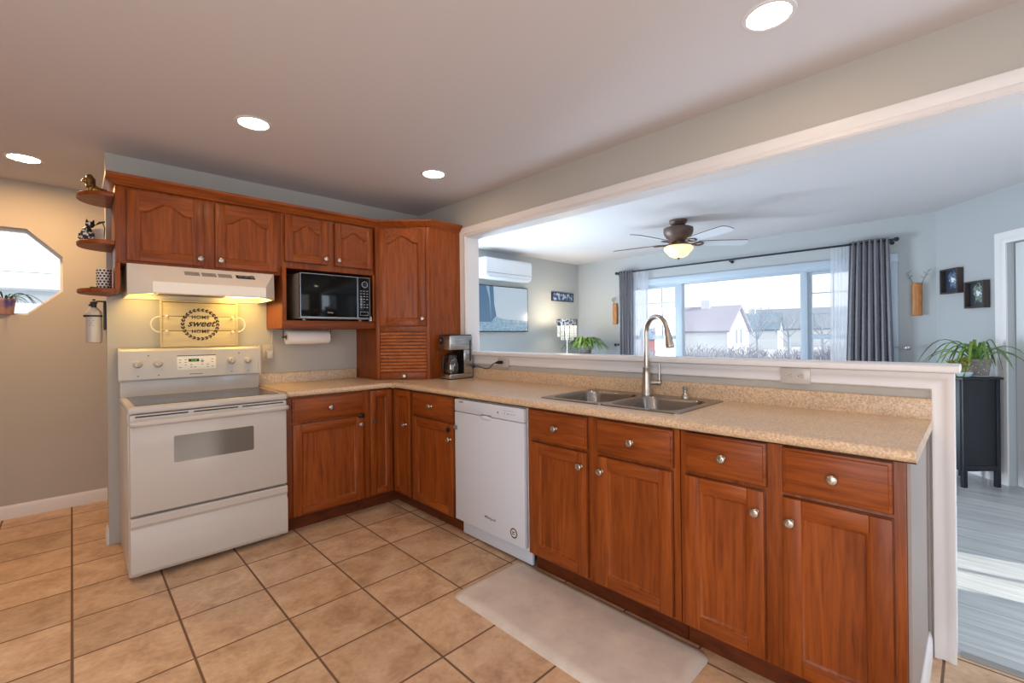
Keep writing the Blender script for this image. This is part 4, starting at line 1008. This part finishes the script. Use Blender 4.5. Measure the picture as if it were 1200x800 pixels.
for y, z, lb in ((.135, 1.10, 'small dark curtain holdback knob by the narrow grey panel'), (-3.235, 1.095, 'metal curtain holdback knob by the wide grey panel')):
    o = thing('curtain_holdback', (3.6, y, z), lb, 'curtain holdback', 'curtain holdbacks')
    mb = MB(); mb.lathe([(.018, 3.6195), (.018, 3.612), (.006, 3.608), (.006, 3.545)], (0, y, z), 12, 'x'); mb.build('stem', NICKEL if y < 0 else IRON, o)
    mb = MB(); mb.ball((3.535, y, z), (.012, .024, .024), 14, 10)
    if y < 0: mb.tube([(3.54, y+.02, z), (3.55, y+.06, z+.004), (3.56, y+.10, z)], [.008, .006, .004], 8)
    mb.build('knob', NICKEL if y < 0 else IRON, o)

# wooden wall vases with sprigs
for y, lb, seed in ((.175, 'wooden wall vase with a sprig between the lamp corner and the narrow curtain', 3), (-3.303, 'wooden wall vase with two sprigs between the wide curtain and the picture frames', 5)):
    o = thing('wall_vase', (3.6, y, 1.41), lb, 'wall vase', 'wooden wall vases'); R_ = random.Random(seed); R = []
    for z, k in ((1.410, .92), (1.415, 1), (1.50, .97), (1.60, 1.02), (1.70, .98), (1.722, 1), (1.727, .94)):
        R.append([(3.619-.048*k*(.5+.5*math.cos(t)), y+.040*k*math.sin(t), z+.006*math.sin(3*t)*(1 if z > 1.7 else 0)) for t in [2*PI*i/20 for i in range(20)]])
    mb = MB(); mb.loft(R); mb.build('holder', PLAQ, o)
    sp_ = [(-.085, .12), (.07, .115)] if seed == 5 else [(-.01, .10), (.03, .09), (.045, .07)]
    for dy, dz in sp_:
        mb = MB(); P = [(3.595, y+dy*.25, 1.69), (3.59, y+dy*.5, 1.74), (3.585, y+dy, 1.727+dz)]; mb.tube(P, [.003, .0025, .0015], 6)
        for k in range(4):
            f = .3+.2*k; b_ = Vector(P[1]).lerp(Vector(P[2]), f); mb.ribbon([b_, b_+Vector((-.008, .012*(-1)**k, .012)), b_+Vector((-.01, .024*(-1)**k, .022))], [.002, .008, .001])
        mb.build('sprig', LEAF2, o, 0)

# mini split, television, small panel
ac = thing('air_conditioner', (1.87, .8, 2.0), 'white wall-mounted mini split unit above the television', 'air conditioner')
mb = MB(); mb.prism([(.898, 2.015), (.76, 2.008), (.715, 2.035), (.700, 2.075), (.698, 2.255), (.715, 2.280), (.898, 2.285)], 1.455, 2.300, 'x'); mb.build('casing', flat('ac_white', S(226, 230, 234), .4), ac, 30)
mb = MB(); mb.prism([(.80, 2.006), (.712, 2.030), (.704, 2.045), (.700, 2.043), (.708, 2.024), (.798, 2.001)], 1.50, 2.255, 'x'); mb.build('louver', flat('ac_louver', S(206, 210, 216), .4), ac)
mb = MB(); mb.box((1.46, .6965, 2.082), (2.295, .699, 2.086)); mb.build('front_seam', GREYP, ac)
def emis(name, c, e=1):
    m = bpy.data.materials.new(name); m.use_nodes = True; b = m.node_tree.nodes['Principled BSDF']
    b.inputs['Base Color'].default_value = (.02, .02, .02, 1); b.inputs['Roughness'].default_value = .25; b.inputs['Emission Color'].default_value = c; b.inputs['Emission Strength'].default_value = e; return m
tvt = thing('television', (1.83, .86, 1.3), 'wall-mounted television showing a pale blue sea cliff, below the mini split', 'television')
tx0, tx1, tz0, tz1, ty_ = 1.27, 2.385, 1.310, 1.938, .862
mb = MB(); mb.box((tx0, ty_, tz0), (tx1, .897, tz1), .004); mb.build('bezel', IRON, tvt)
mb = MB(); yy = ty_-.0012
def q4(pts): mb.poly([(tx0+.012+(tx1-tx0-.024)*u, yy, tz0+.014+(tz1-tz0-.026)*v) for u, v in pts])
mb.mi = 0; q4([(.40, 1), (1, 1), (1, .235), (.62, .26), (.50, .29), (.44, .34), (.41, .60)])
mb.mi = 1; q4([(0, 1), (.28, 1), (.33, .72), (.36, .2), (0, .2)]); q4([(.33, 1), (.40, 1), (.41, .60), (.43, .32), (.36, .2), (.345, .72)])
mb.mi = 2; q4([(.28, 1), (.33, 1), (.345, .72), (.36, .2), (.33, .72)])
mb.mi = 3; q4([(0, 0), (1, 0), (1, .235), (.62, .26), (.50, .29), (.44, .34), (.36, .2), (0, .2)])
mb.build('screen', [emis('screen_sky', S(196, 214, 230), .8), emis('screen_cliff', S(78, 118, 156), .8), emis('screen_fall', S(150, 182, 208), .8), None], tvt, 0)
def sea():
    m, nt, b = nmat('screen_sea'); g = noise(nt, mapped(nt, (4, 4, 9), False), 4, 5, .65); c = ramp(nt, [(.35, S(104, 152, 186)), (.65, S(170, 200, 222))], g)
    b.inputs['Base Color'].default_value = (.02, .02, .02, 1); L(nt, c, b.inputs['Emission Color']); b.inputs['Emission Strength'].default_value = .8; return m
bpy.data.objects['screen'].data.materials[3] = sea()
bp = thing('wall_panel', (3.2, .885, 1.79), 'small narrow blue and white mosaic panel above the lamp', 'wall art')
mb = MB(); mb.box((2.945, .880, 1.795), (3.462, .898, 1.920), .003); mb.build('panel', BLUEART, bp)
mb = MB(); mb.hole(rect(2.940, 1.790, 3.467, 1.925), rect(2.952, 1.802, 3.455, 1.913), .876, .8985, 'y'); mb.build('frame', IRON, bp)

# floor lamp with crystal strands
lx, ly = 2.83, .50
fl_ = thing('floor_lamp', (lx, ly, 0), 'glowing lamp with dark patterned band and hanging crystal strands in the room corner', 'lamp')
mb = MB(); mb.lathe([(.15, 0), (.15, .012), (.03, .022), (.012, .03), (.011, 1.20), (.02, 1.205), (.02, 1.22), (.011, 1.225), (.011, 1.46)], (lx, ly, 0), 20); mb.build('stand', CHROME, fl_)
mb = MB(); mb.lathe([(.152, 1.392), (.155, 1.394), (.155, 1.486), (.152, 1.488), (.148, 1.486), (.148, 1.394), (.152, 1.392)], (lx, ly, 0), 36, 'z', False); bd_ = mb.build('shade_band', TRANSP_BAND, fl_)
mb = MB()
for k in range(3): a = 2*PI*k/3; mb.tube([(lx, ly, 1.455), (lx+.15*math.cos(a), ly+.15*math.sin(a), 1.455)], .003, 6)
mb.build('shade_spider', CHROME, fl_)
nst = 0
for rr, z0, n_ in ((.135, 1.23, 22), (.085, 1.18, 14)):
    for k in range(n_):
        a = 2*PI*k/n_; mb = MB(); x, y = lx+rr*math.cos(a), ly+rr*math.sin(a)
        mb.tube([(x, y, 1.40), (x, y, z0)], .0012, 5)
        z = 1.385
        while z > z0: mb.ball((x, y, z), (.007, .007, .009), 6, 4); z -= .024
        mb.build('crystal_strand', CRYST, fl_, 0)
mb = MB(); mb.ball((lx, ly, 1.33), (.028, .028, .04)); mb.build('bulb', BULB, fl_)
lamp('lamp_light', 'POINT', (lx, ly, 1.53), (0, 0, 1), 14, (1, .80, .52), shadow_soft_size=.05)

# plants
def arch_leaf(mb, b, az, ln, rise, width, n=9):
    b = Vector(b); d = Vector((math.cos(az), math.sin(az), 0)); P = []; W = []
    for i in range(n+1):
        t = i/n; P.append(b+d*(ln*t)+Vector((0, 0, rise*(1.0*t*2.2-2.4*t*t)))); W.append(max(width*(math.sin(PI*min(1, t*.92+.08))**.6), .0012))
    mb.ribbon(P, W)
def spider(name, label, b, pot, potmat, n, ln, rise, width, seed, parent_z, azr=(0, 2*PI), mats=(LEAF, LEAF2), keep=None):
    o = thing(name, (b[0], b[1], parent_z), label, 'plant'); R_ = random.Random(seed)
    mb = MB(); r, h = pot; z = parent_z
    mb.lathe([(r*.74, z), (r*.78, z+.004), (r*.95, z+h*.8), (r, z+h*.84), (r, z+h), (r*.9, z+h), (r*.86, z+h*.86)], (b[0], b[1], 0), 28, 'z', False); mb.lathe([(r*.87, z+h*.86), (.001, z+h*.88)], (b[0], b[1], 0), 28, 'z', False)
    mb.mi = 0; po = mb.build('pot', potmat, o, 40)
    for k in range(n):
        az = azr[0]+(azr[1]-azr[0])*(k+R_.random()*.6)/n; mb = MB(); s_ = .55+.55*R_.random()
        if keep and abs((az-keep[0]+PI) % (2*PI)-PI) < keep[1]: s_ *= keep[2]
        arch_leaf(mb, (b[0]+.02*math.cos(az), b[1]+.02*math.sin(az), z+h*.87), az, ln*s_, rise*(.5+.7*R_.random()), width)
        mb.build('leaf', mats[k % 2], o, 0)
    return o
# stand and fern in the living room corner
stx, sty = 3.10, .38
ps = thing('plant_stand', (stx, sty, 0), 'slim dark plant stand under the bushy green plant', 'plant stand')
mb = MB(); mb.lathe([(.14, .955), (.14, .975)], (stx, sty, 0), 24); mb.build('top', BLKW, ps)
for k in range(3): a = 2*PI*k/3+.4; mb = MB(); mb.tube([(stx+.10*math.cos(a), sty+.10*math.sin(a), .957), (stx+.15*math.cos(a), sty+.15*math.sin(a), 0)], .011, 8); mb.build('leg', BLKW, ps)
spider('potted_plant', 'bushy green spider plant beside the glowing lamp, just above the half wall cap', (stx, sty), (.11, .12), POTG, 70, .32, .26, .024, 4, .975, mats=(LEAF, LEAFY))

# black cabinet with plants near the angled wall
FB = frame((2.83, -3.735, 0), rt, -fw)
bc = thing('slim_cabinet', (2.83, -3.735, 0), 'slim black cabinet on legs against the angled living room wall', 'cabinet')
mb = MB(FB); mb.box((-.150, -.32, .13), (.150, -.004, .862), .002)
mb.build('carcass', BLKW, bc)
for u in (-.150, .118): mb = MB(FB); mb.box((u, -.028, 0), (u+.032, .002, .862), .002); mb.build('leg', BLKW, bc)
for u in (-.150, .118): mb = MB(FB); mb.box((u, -.32, 0), (u+.032, -.29, .862), .002); mb.build('leg', BLKW, bc)
mb = MB(FB); mb.box((-.118, -.01, .135), (.118, .002, .175), .002); mb.build('rail', BLKW, bc)
mb = MB(FB); mb.box((-.166, -.335, .862), (.166, .016, .882), .003); mb.build('top', BLKW, bc)
c_ = FB @ Vector((.060, -.10, 0))
cst = thing('glass_coaster', c_, 'round clear saucer under the grey pot on the black cabinet', 'saucer')
mb = MB(); mb.lathe([(.085, .8825), (.10, .888), (.098, .891), (.08, .8865), (.001, .8865)], (c_.x, c_.y, 0), 28); mb.build('dish', flat('saucer_glass', S(200, 208, 214), .15), cst)
spo = spider('spider_plant', 'spider plant with arching leaves in a grey textured pot on the black cabinet', (c_.x, c_.y), (.096, .135), POTG, 26, .36, .30, .022, 11, .8915, mats=(LEAFY, LEAF), keep=(math.radians(-45), 1.0, .5))
mb = MB()
for j in range(7):
    for k in range(16):
        a = 2*PI*(k+.5*(j % 2))/16; z = .905+.013*j; r = .096*(.78+.17*(z-.8955)/.108)+.0005
        if (k+j) % 3 == 0: mb.ball((c_.x+r*math.cos(a), c_.y+r*math.sin(a), z), .0036, 6, 4)
ppot = [x for x in spo.children if x.name.startswith('pot')][0]; mb.build('pot_dots', PAPER, ppot)
e_ = FB @ Vector((-.100, -.07, 0))
suc = thing('succulent_bowl', e_, 'low white bowl of mixed succulents on the black cabinet beside the spider plant', 'plant')
mb = MB(); mb.lathe([(.045, .8825), (.06, .886), (.082, .925), (.078, .925), (.060, .90), (.001, .90)], (e_.x, e_.y, 0), 24, 'z', False); mb.lathe([(.077, .918), (.001, .922)], (e_.x, e_.y, 0), 24, 'z', False); mb.build('bowl', flat('bowl_glass', S(196, 210, 216), .12), suc)
R_ = random.Random(21)
for k in range(9):
    q = Vector((e_.x, e_.y, .922))+rt*R_.uniform(-.075, .06)+fw*R_.uniform(-.05, .05); mb = MB(); hh = R_.uniform(.03, .095)
    mb.tube([q, q+Vector((0, 0, hh))], .004, 6)
    for i in range(14):
        a = i*2.4; e = .2+.9*(i/14); t = q+Vector((0, 0, hh)); d = Vector((math.cos(a)*math.cos(e), math.sin(a)*math.cos(e), math.sin(e)))
        mb.ribbon([t, t+d*.02, t+d*.042], [.005, .016, .001], thick=.003)
    mb.build('rosette', SUCC, suc, 0)
for k in range(7):
    mb = MB(); az = math.radians(135+R_.uniform(-60, 60)); arch_leaf(mb, (e_.x, e_.y, .92), az, R_.uniform(.08, .17), -.02-.06*R_.random(), .014); mb.build('leaf', LEAF, suc, 0)

# shadow-box frames on the angled wall
def flower(name, cx, cz, bg, fg, seed):
    m, nt, b = nmat(name); tc = N(nt, 'ShaderNodeTexCoord'); n = noise(nt, tc.outputs['Object'], 26, 3, .6, .6)
    sb_ = N(nt, 'ShaderNodeVectorMath', operation='DISTANCE'); L(nt, tc.outputs['Generated'], sb_.inputs[0]); sb_.inputs[1].default_value = (.5, .5, .56)
    ad = N(nt, 'ShaderNodeMath', operation='MULTIPLY_ADD'); L(nt, sb_.outputs['Value'], ad.inputs[0]); ad.inputs[1].default_value = -1.1; L(nt, n, ad.inputs[2])
    L(nt, ramp(nt, [(.08, bg), (.18, fg), (.26, bg), (.36, S(226, 232, 236))], ad.outputs[0]), b.inputs['Base Color']); b.inputs['Roughness'].default_value = .4; return m
FRM = flat('frame_walnut', S(66, 54, 52), .5)
for s0, s1, z0, z1, lb, fm_ in ((.114, .316, 1.600, 1.829, 'dark shadow-box frame with a blue flower picture, nearer the window and higher', flower('print_blue', 0, 0, S(44, 56, 72), S(110, 140, 180), 1)),
                                (.383, .579, 1.451, 1.684, 'dark shadow-box frame with a pale flower picture, lower and nearer the doorway', flower('print_pale', 0, 0, S(48, 58, 66), S(150, 170, 150), 2))):
    o = thing('shadow_box_picture', FDW @ Vector(((s0+s1)/2, 0, z0)), lb, 'picture frame', 'shadow-box frames')
    mb = MB(FDW); mb.hole(rect(s0, z0, s1, z1), rect(s0+.014, z0+.014, s1-.014, z1-.014), .001, .050, 'y'); mb.build('frame', FRM, o)
    mb = MB(FDW); mb.box((s0+.010, .001, z0+.010), (s1-.010, .010, z1-.010)); mb.build('picture', fm_, o)

# plant on the octagonal window ledge
spider('potted_plant', 'spider plant in a purple rimmed clay pot on the octagonal window ledge', (-2.685, 1.135), (.060, .115), speck('painted_pot', [(.35, S(176, 130, 110)), (.5, S(190, 150, 140)), (.6, S(86, 80, 170))], 7, .5, 2), 15, .22, .10, .012, 33, 1.4455, (-PI, PI*.6), (LEAF2, LEAF2))

# ------------------------------------------------------------------ outside
def at(px, dep, z): return CAM_POS*1.0 + rt*((px-CX)/FPX*dep) + fw*dep + Vector((0, 0, z-CAM_POS.z))
GZ = -.8
SNOW = flat('snow_ground', S(180, 184, 190), .9)
mb = MB(); mb.box((4.6, -90, GZ-.1), (140, 120, GZ)); mb.box((-60, 1.5, GZ-.1), (4.6, 120, GZ)); g_ = struct('ground', mb, SNOW)
HW = flat('house_white', S(224, 227, 230), .7); ROOF = speck('metal_roof', [(.42, S(150, 148, 164)), (.58, S(166, 164, 180))], 3, .6, 1, (14, 14, .2)); RB = flat('roof_blue_grey', S(120, 142, 160), .8); RED = flat('barn_red', S(176, 118, 118), .8)
WIN = flat('far_window', S(120, 136, 154), .4)
def house(name, label, px, dep, zr, ze, half, ln, th_, roof, wall, chim=True, wins=True):
    a = math.radians(th_); e = rt*math.cos(a)-fw*math.sin(a); g = rt*math.sin(a)+fw*math.cos(a); P = at(px, dep, 0); P.z = 0
    o = thing(name, (P.x, P.y, GZ), label, 'building'); Fh = frame(P, e, g)   # u along the ridge to the near gable (u=0), o away
    mb = MB(Fh); mb.prism([(-half*.94, GZ), (half*.94, GZ), (half*.94, ze), (0, zr-.12), (-half*.94, ze)], -ln, -.15, 'x'); mb.build('wall', wall, o, 0)
    mb = MB(Fh)
    for s in (-1, 1): mb.prism([(s*half*1.04, ze-.1), (0, zr), (0, zr-.16), (s*half*1.0, ze-.24)], -ln-.2, .1, 'x')
    mb.build('roof', roof, o, 0)
    if chim: mb = MB(Fh); mb.box((-ln*.50, -.35, zr-.4), (-ln*.50+.75, .35, zr+.55)); mb.build('chimney', HW, o, 0)
    if wins:
        for y0 in (-.9, .35):
            mb = MB(Fh); mb.box((-.16, y0, .35), (-.12, y0+.5, 1.6)); mb.build('window', WIN, o, 0)
    return o
house('farmhouse', 'white house with pale metal roof and chimney seen through the middle pane', 868, 40, 3.75, 1.56, 3.3, 6.6, 42, ROOF, HW)
house('farmhouse', 'pale house with blue-grey roof behind the bare tree, right of the metal-roofed house', 916, 58, 3.85, 1.75, 3, 7.5, 36, RB, HW, True, False)
house('farmhouse', 'wide pale roofed house at the far end behind the bare branches', 1000, 64, 4.9, 1.9, 3.4, 13, 38, flat('roof_pale', S(144, 154, 168), .8), HW, False, False)
house('shed', 'small pinkish red outbuilding seen through the small left-hand panes', 795, 52, 1.9, .85, 1.8, 4, 10, RB, RED, False, False)
TW = flat('twig', S(150, 152, 166), .9); TW2 = flat('bare_branch', S(162, 172, 186), .9)
mb = MB(); R_ = random.Random(40)
for k in range(1900):
    px = R_.uniform(640, 1130); dep = R_.uniform(15.5, 19); top = .68+.14*math.sin(px*.045+1)+.10*math.sin(px*.11); h = (top-GZ)*R_.uniform(.6, 1.0)
    b = at(px, dep, GZ); m_ = b+Vector((R_.uniform(-.15, .15), R_.uniform(-.15, .15), h*.6)); e = m_+Vector((R_.uniform(-.25, .25), R_.uniform(-.25, .25), h*.4)); mb.tube([b, m_, e], [.026, .02, .008], 4)
    for q in range(3): s_ = m_.lerp(e, R_.random()); mb.tube([s_, s_+Vector((R_.uniform(-.25, .25), R_.uniform(-.25, .25), R_.uniform(.05, .3)))], [.012, .005], 3)
tag(mb.build('hedge', TW, None, 0), 'leafless pale grey hedge running below the houses outside the window', 'hedge', None, 'stuff')
def tree(label, px, dep, h, seed):
    R_ = random.Random(seed); p = at(px, dep, GZ); p.z = GZ
    o = thing('bare_tree', p, label, 'tree', 'bare trees'); mb = MB(); mb.tube([p, p+Vector((.05, .05, h*.35)), p+Vector((-.05, .1, h*.6))], [.11, .085, .05], 6); mb.build('trunk', TW2, o, 0)
    mb = MB()
    def br(b, d, ln, r, lv):
        e = b+d*ln; mb.tube([b, b.lerp(e, .5)+Vector((R_.uniform(-.05, .05), R_.uniform(-.05, .05), 0))*ln, e], [r, r*.8, r*.5], 4)
        if lv:
            for k in range(3):
                nd = (d+Vector((R_.uniform(-.8, .8), R_.uniform(-.8, .8), R_.uniform(-.1, .6)))).normalized(); br(b.lerp(e, R_.uniform(.4, 1)), nd, ln*.66, r*.55, lv-1)
    for k in range(9):
        a = R_.uniform(0, 2*PI); br(p+Vector((0, 0, h*R_.uniform(.25, .58))), Vector((math.cos(a)*.8, math.sin(a)*.8, .8)).normalized(), h*.24, .035, 3)
    mb.build('branches', TW2, o, 0)
tree('bare tree in front of the blue-grey roofed house', 888, 32, 4.3, 1); tree('bare tree against the wide pale roof by the right mullion', 925, 34, 4.2, 2); tree('bare tree seen through the right-hand small panes', 965, 30, 4.0, 3); tree('bare tree standing at the far end of the metal roof', 878, 50, 5.6, 6)
# building seen through the octagonal window
o = thing('neighbour_house', (-3.6, 9.5, GZ), 'pale neighbouring house seen through the octagonal window', 'building')
mb = MB(); mb.box((-9, 8.0, GZ), (1.5, 11, 2.15)); mb.build('wall', HW, o, 0)
mb = MB(); mb.box((-9.3, 7.6, 2.15), (1.8, 7.75, 2.42)); mb.box((-9.25, 7.755, 2.16), (1.75, 7.99, 2.2)); mb.build('fascia', flat('fascia_blue', S(190, 206, 222), .7), o, 0)
mb = MB(); mb.prism([(7.59, 2.43), (9.5, 4.0), (11.6, 2.5), (11.6, 2.43)], -9.4, 1.9, 'x'); mb.build('roof', flat('roof_snow', S(236, 232, 218), .9), o, 0)
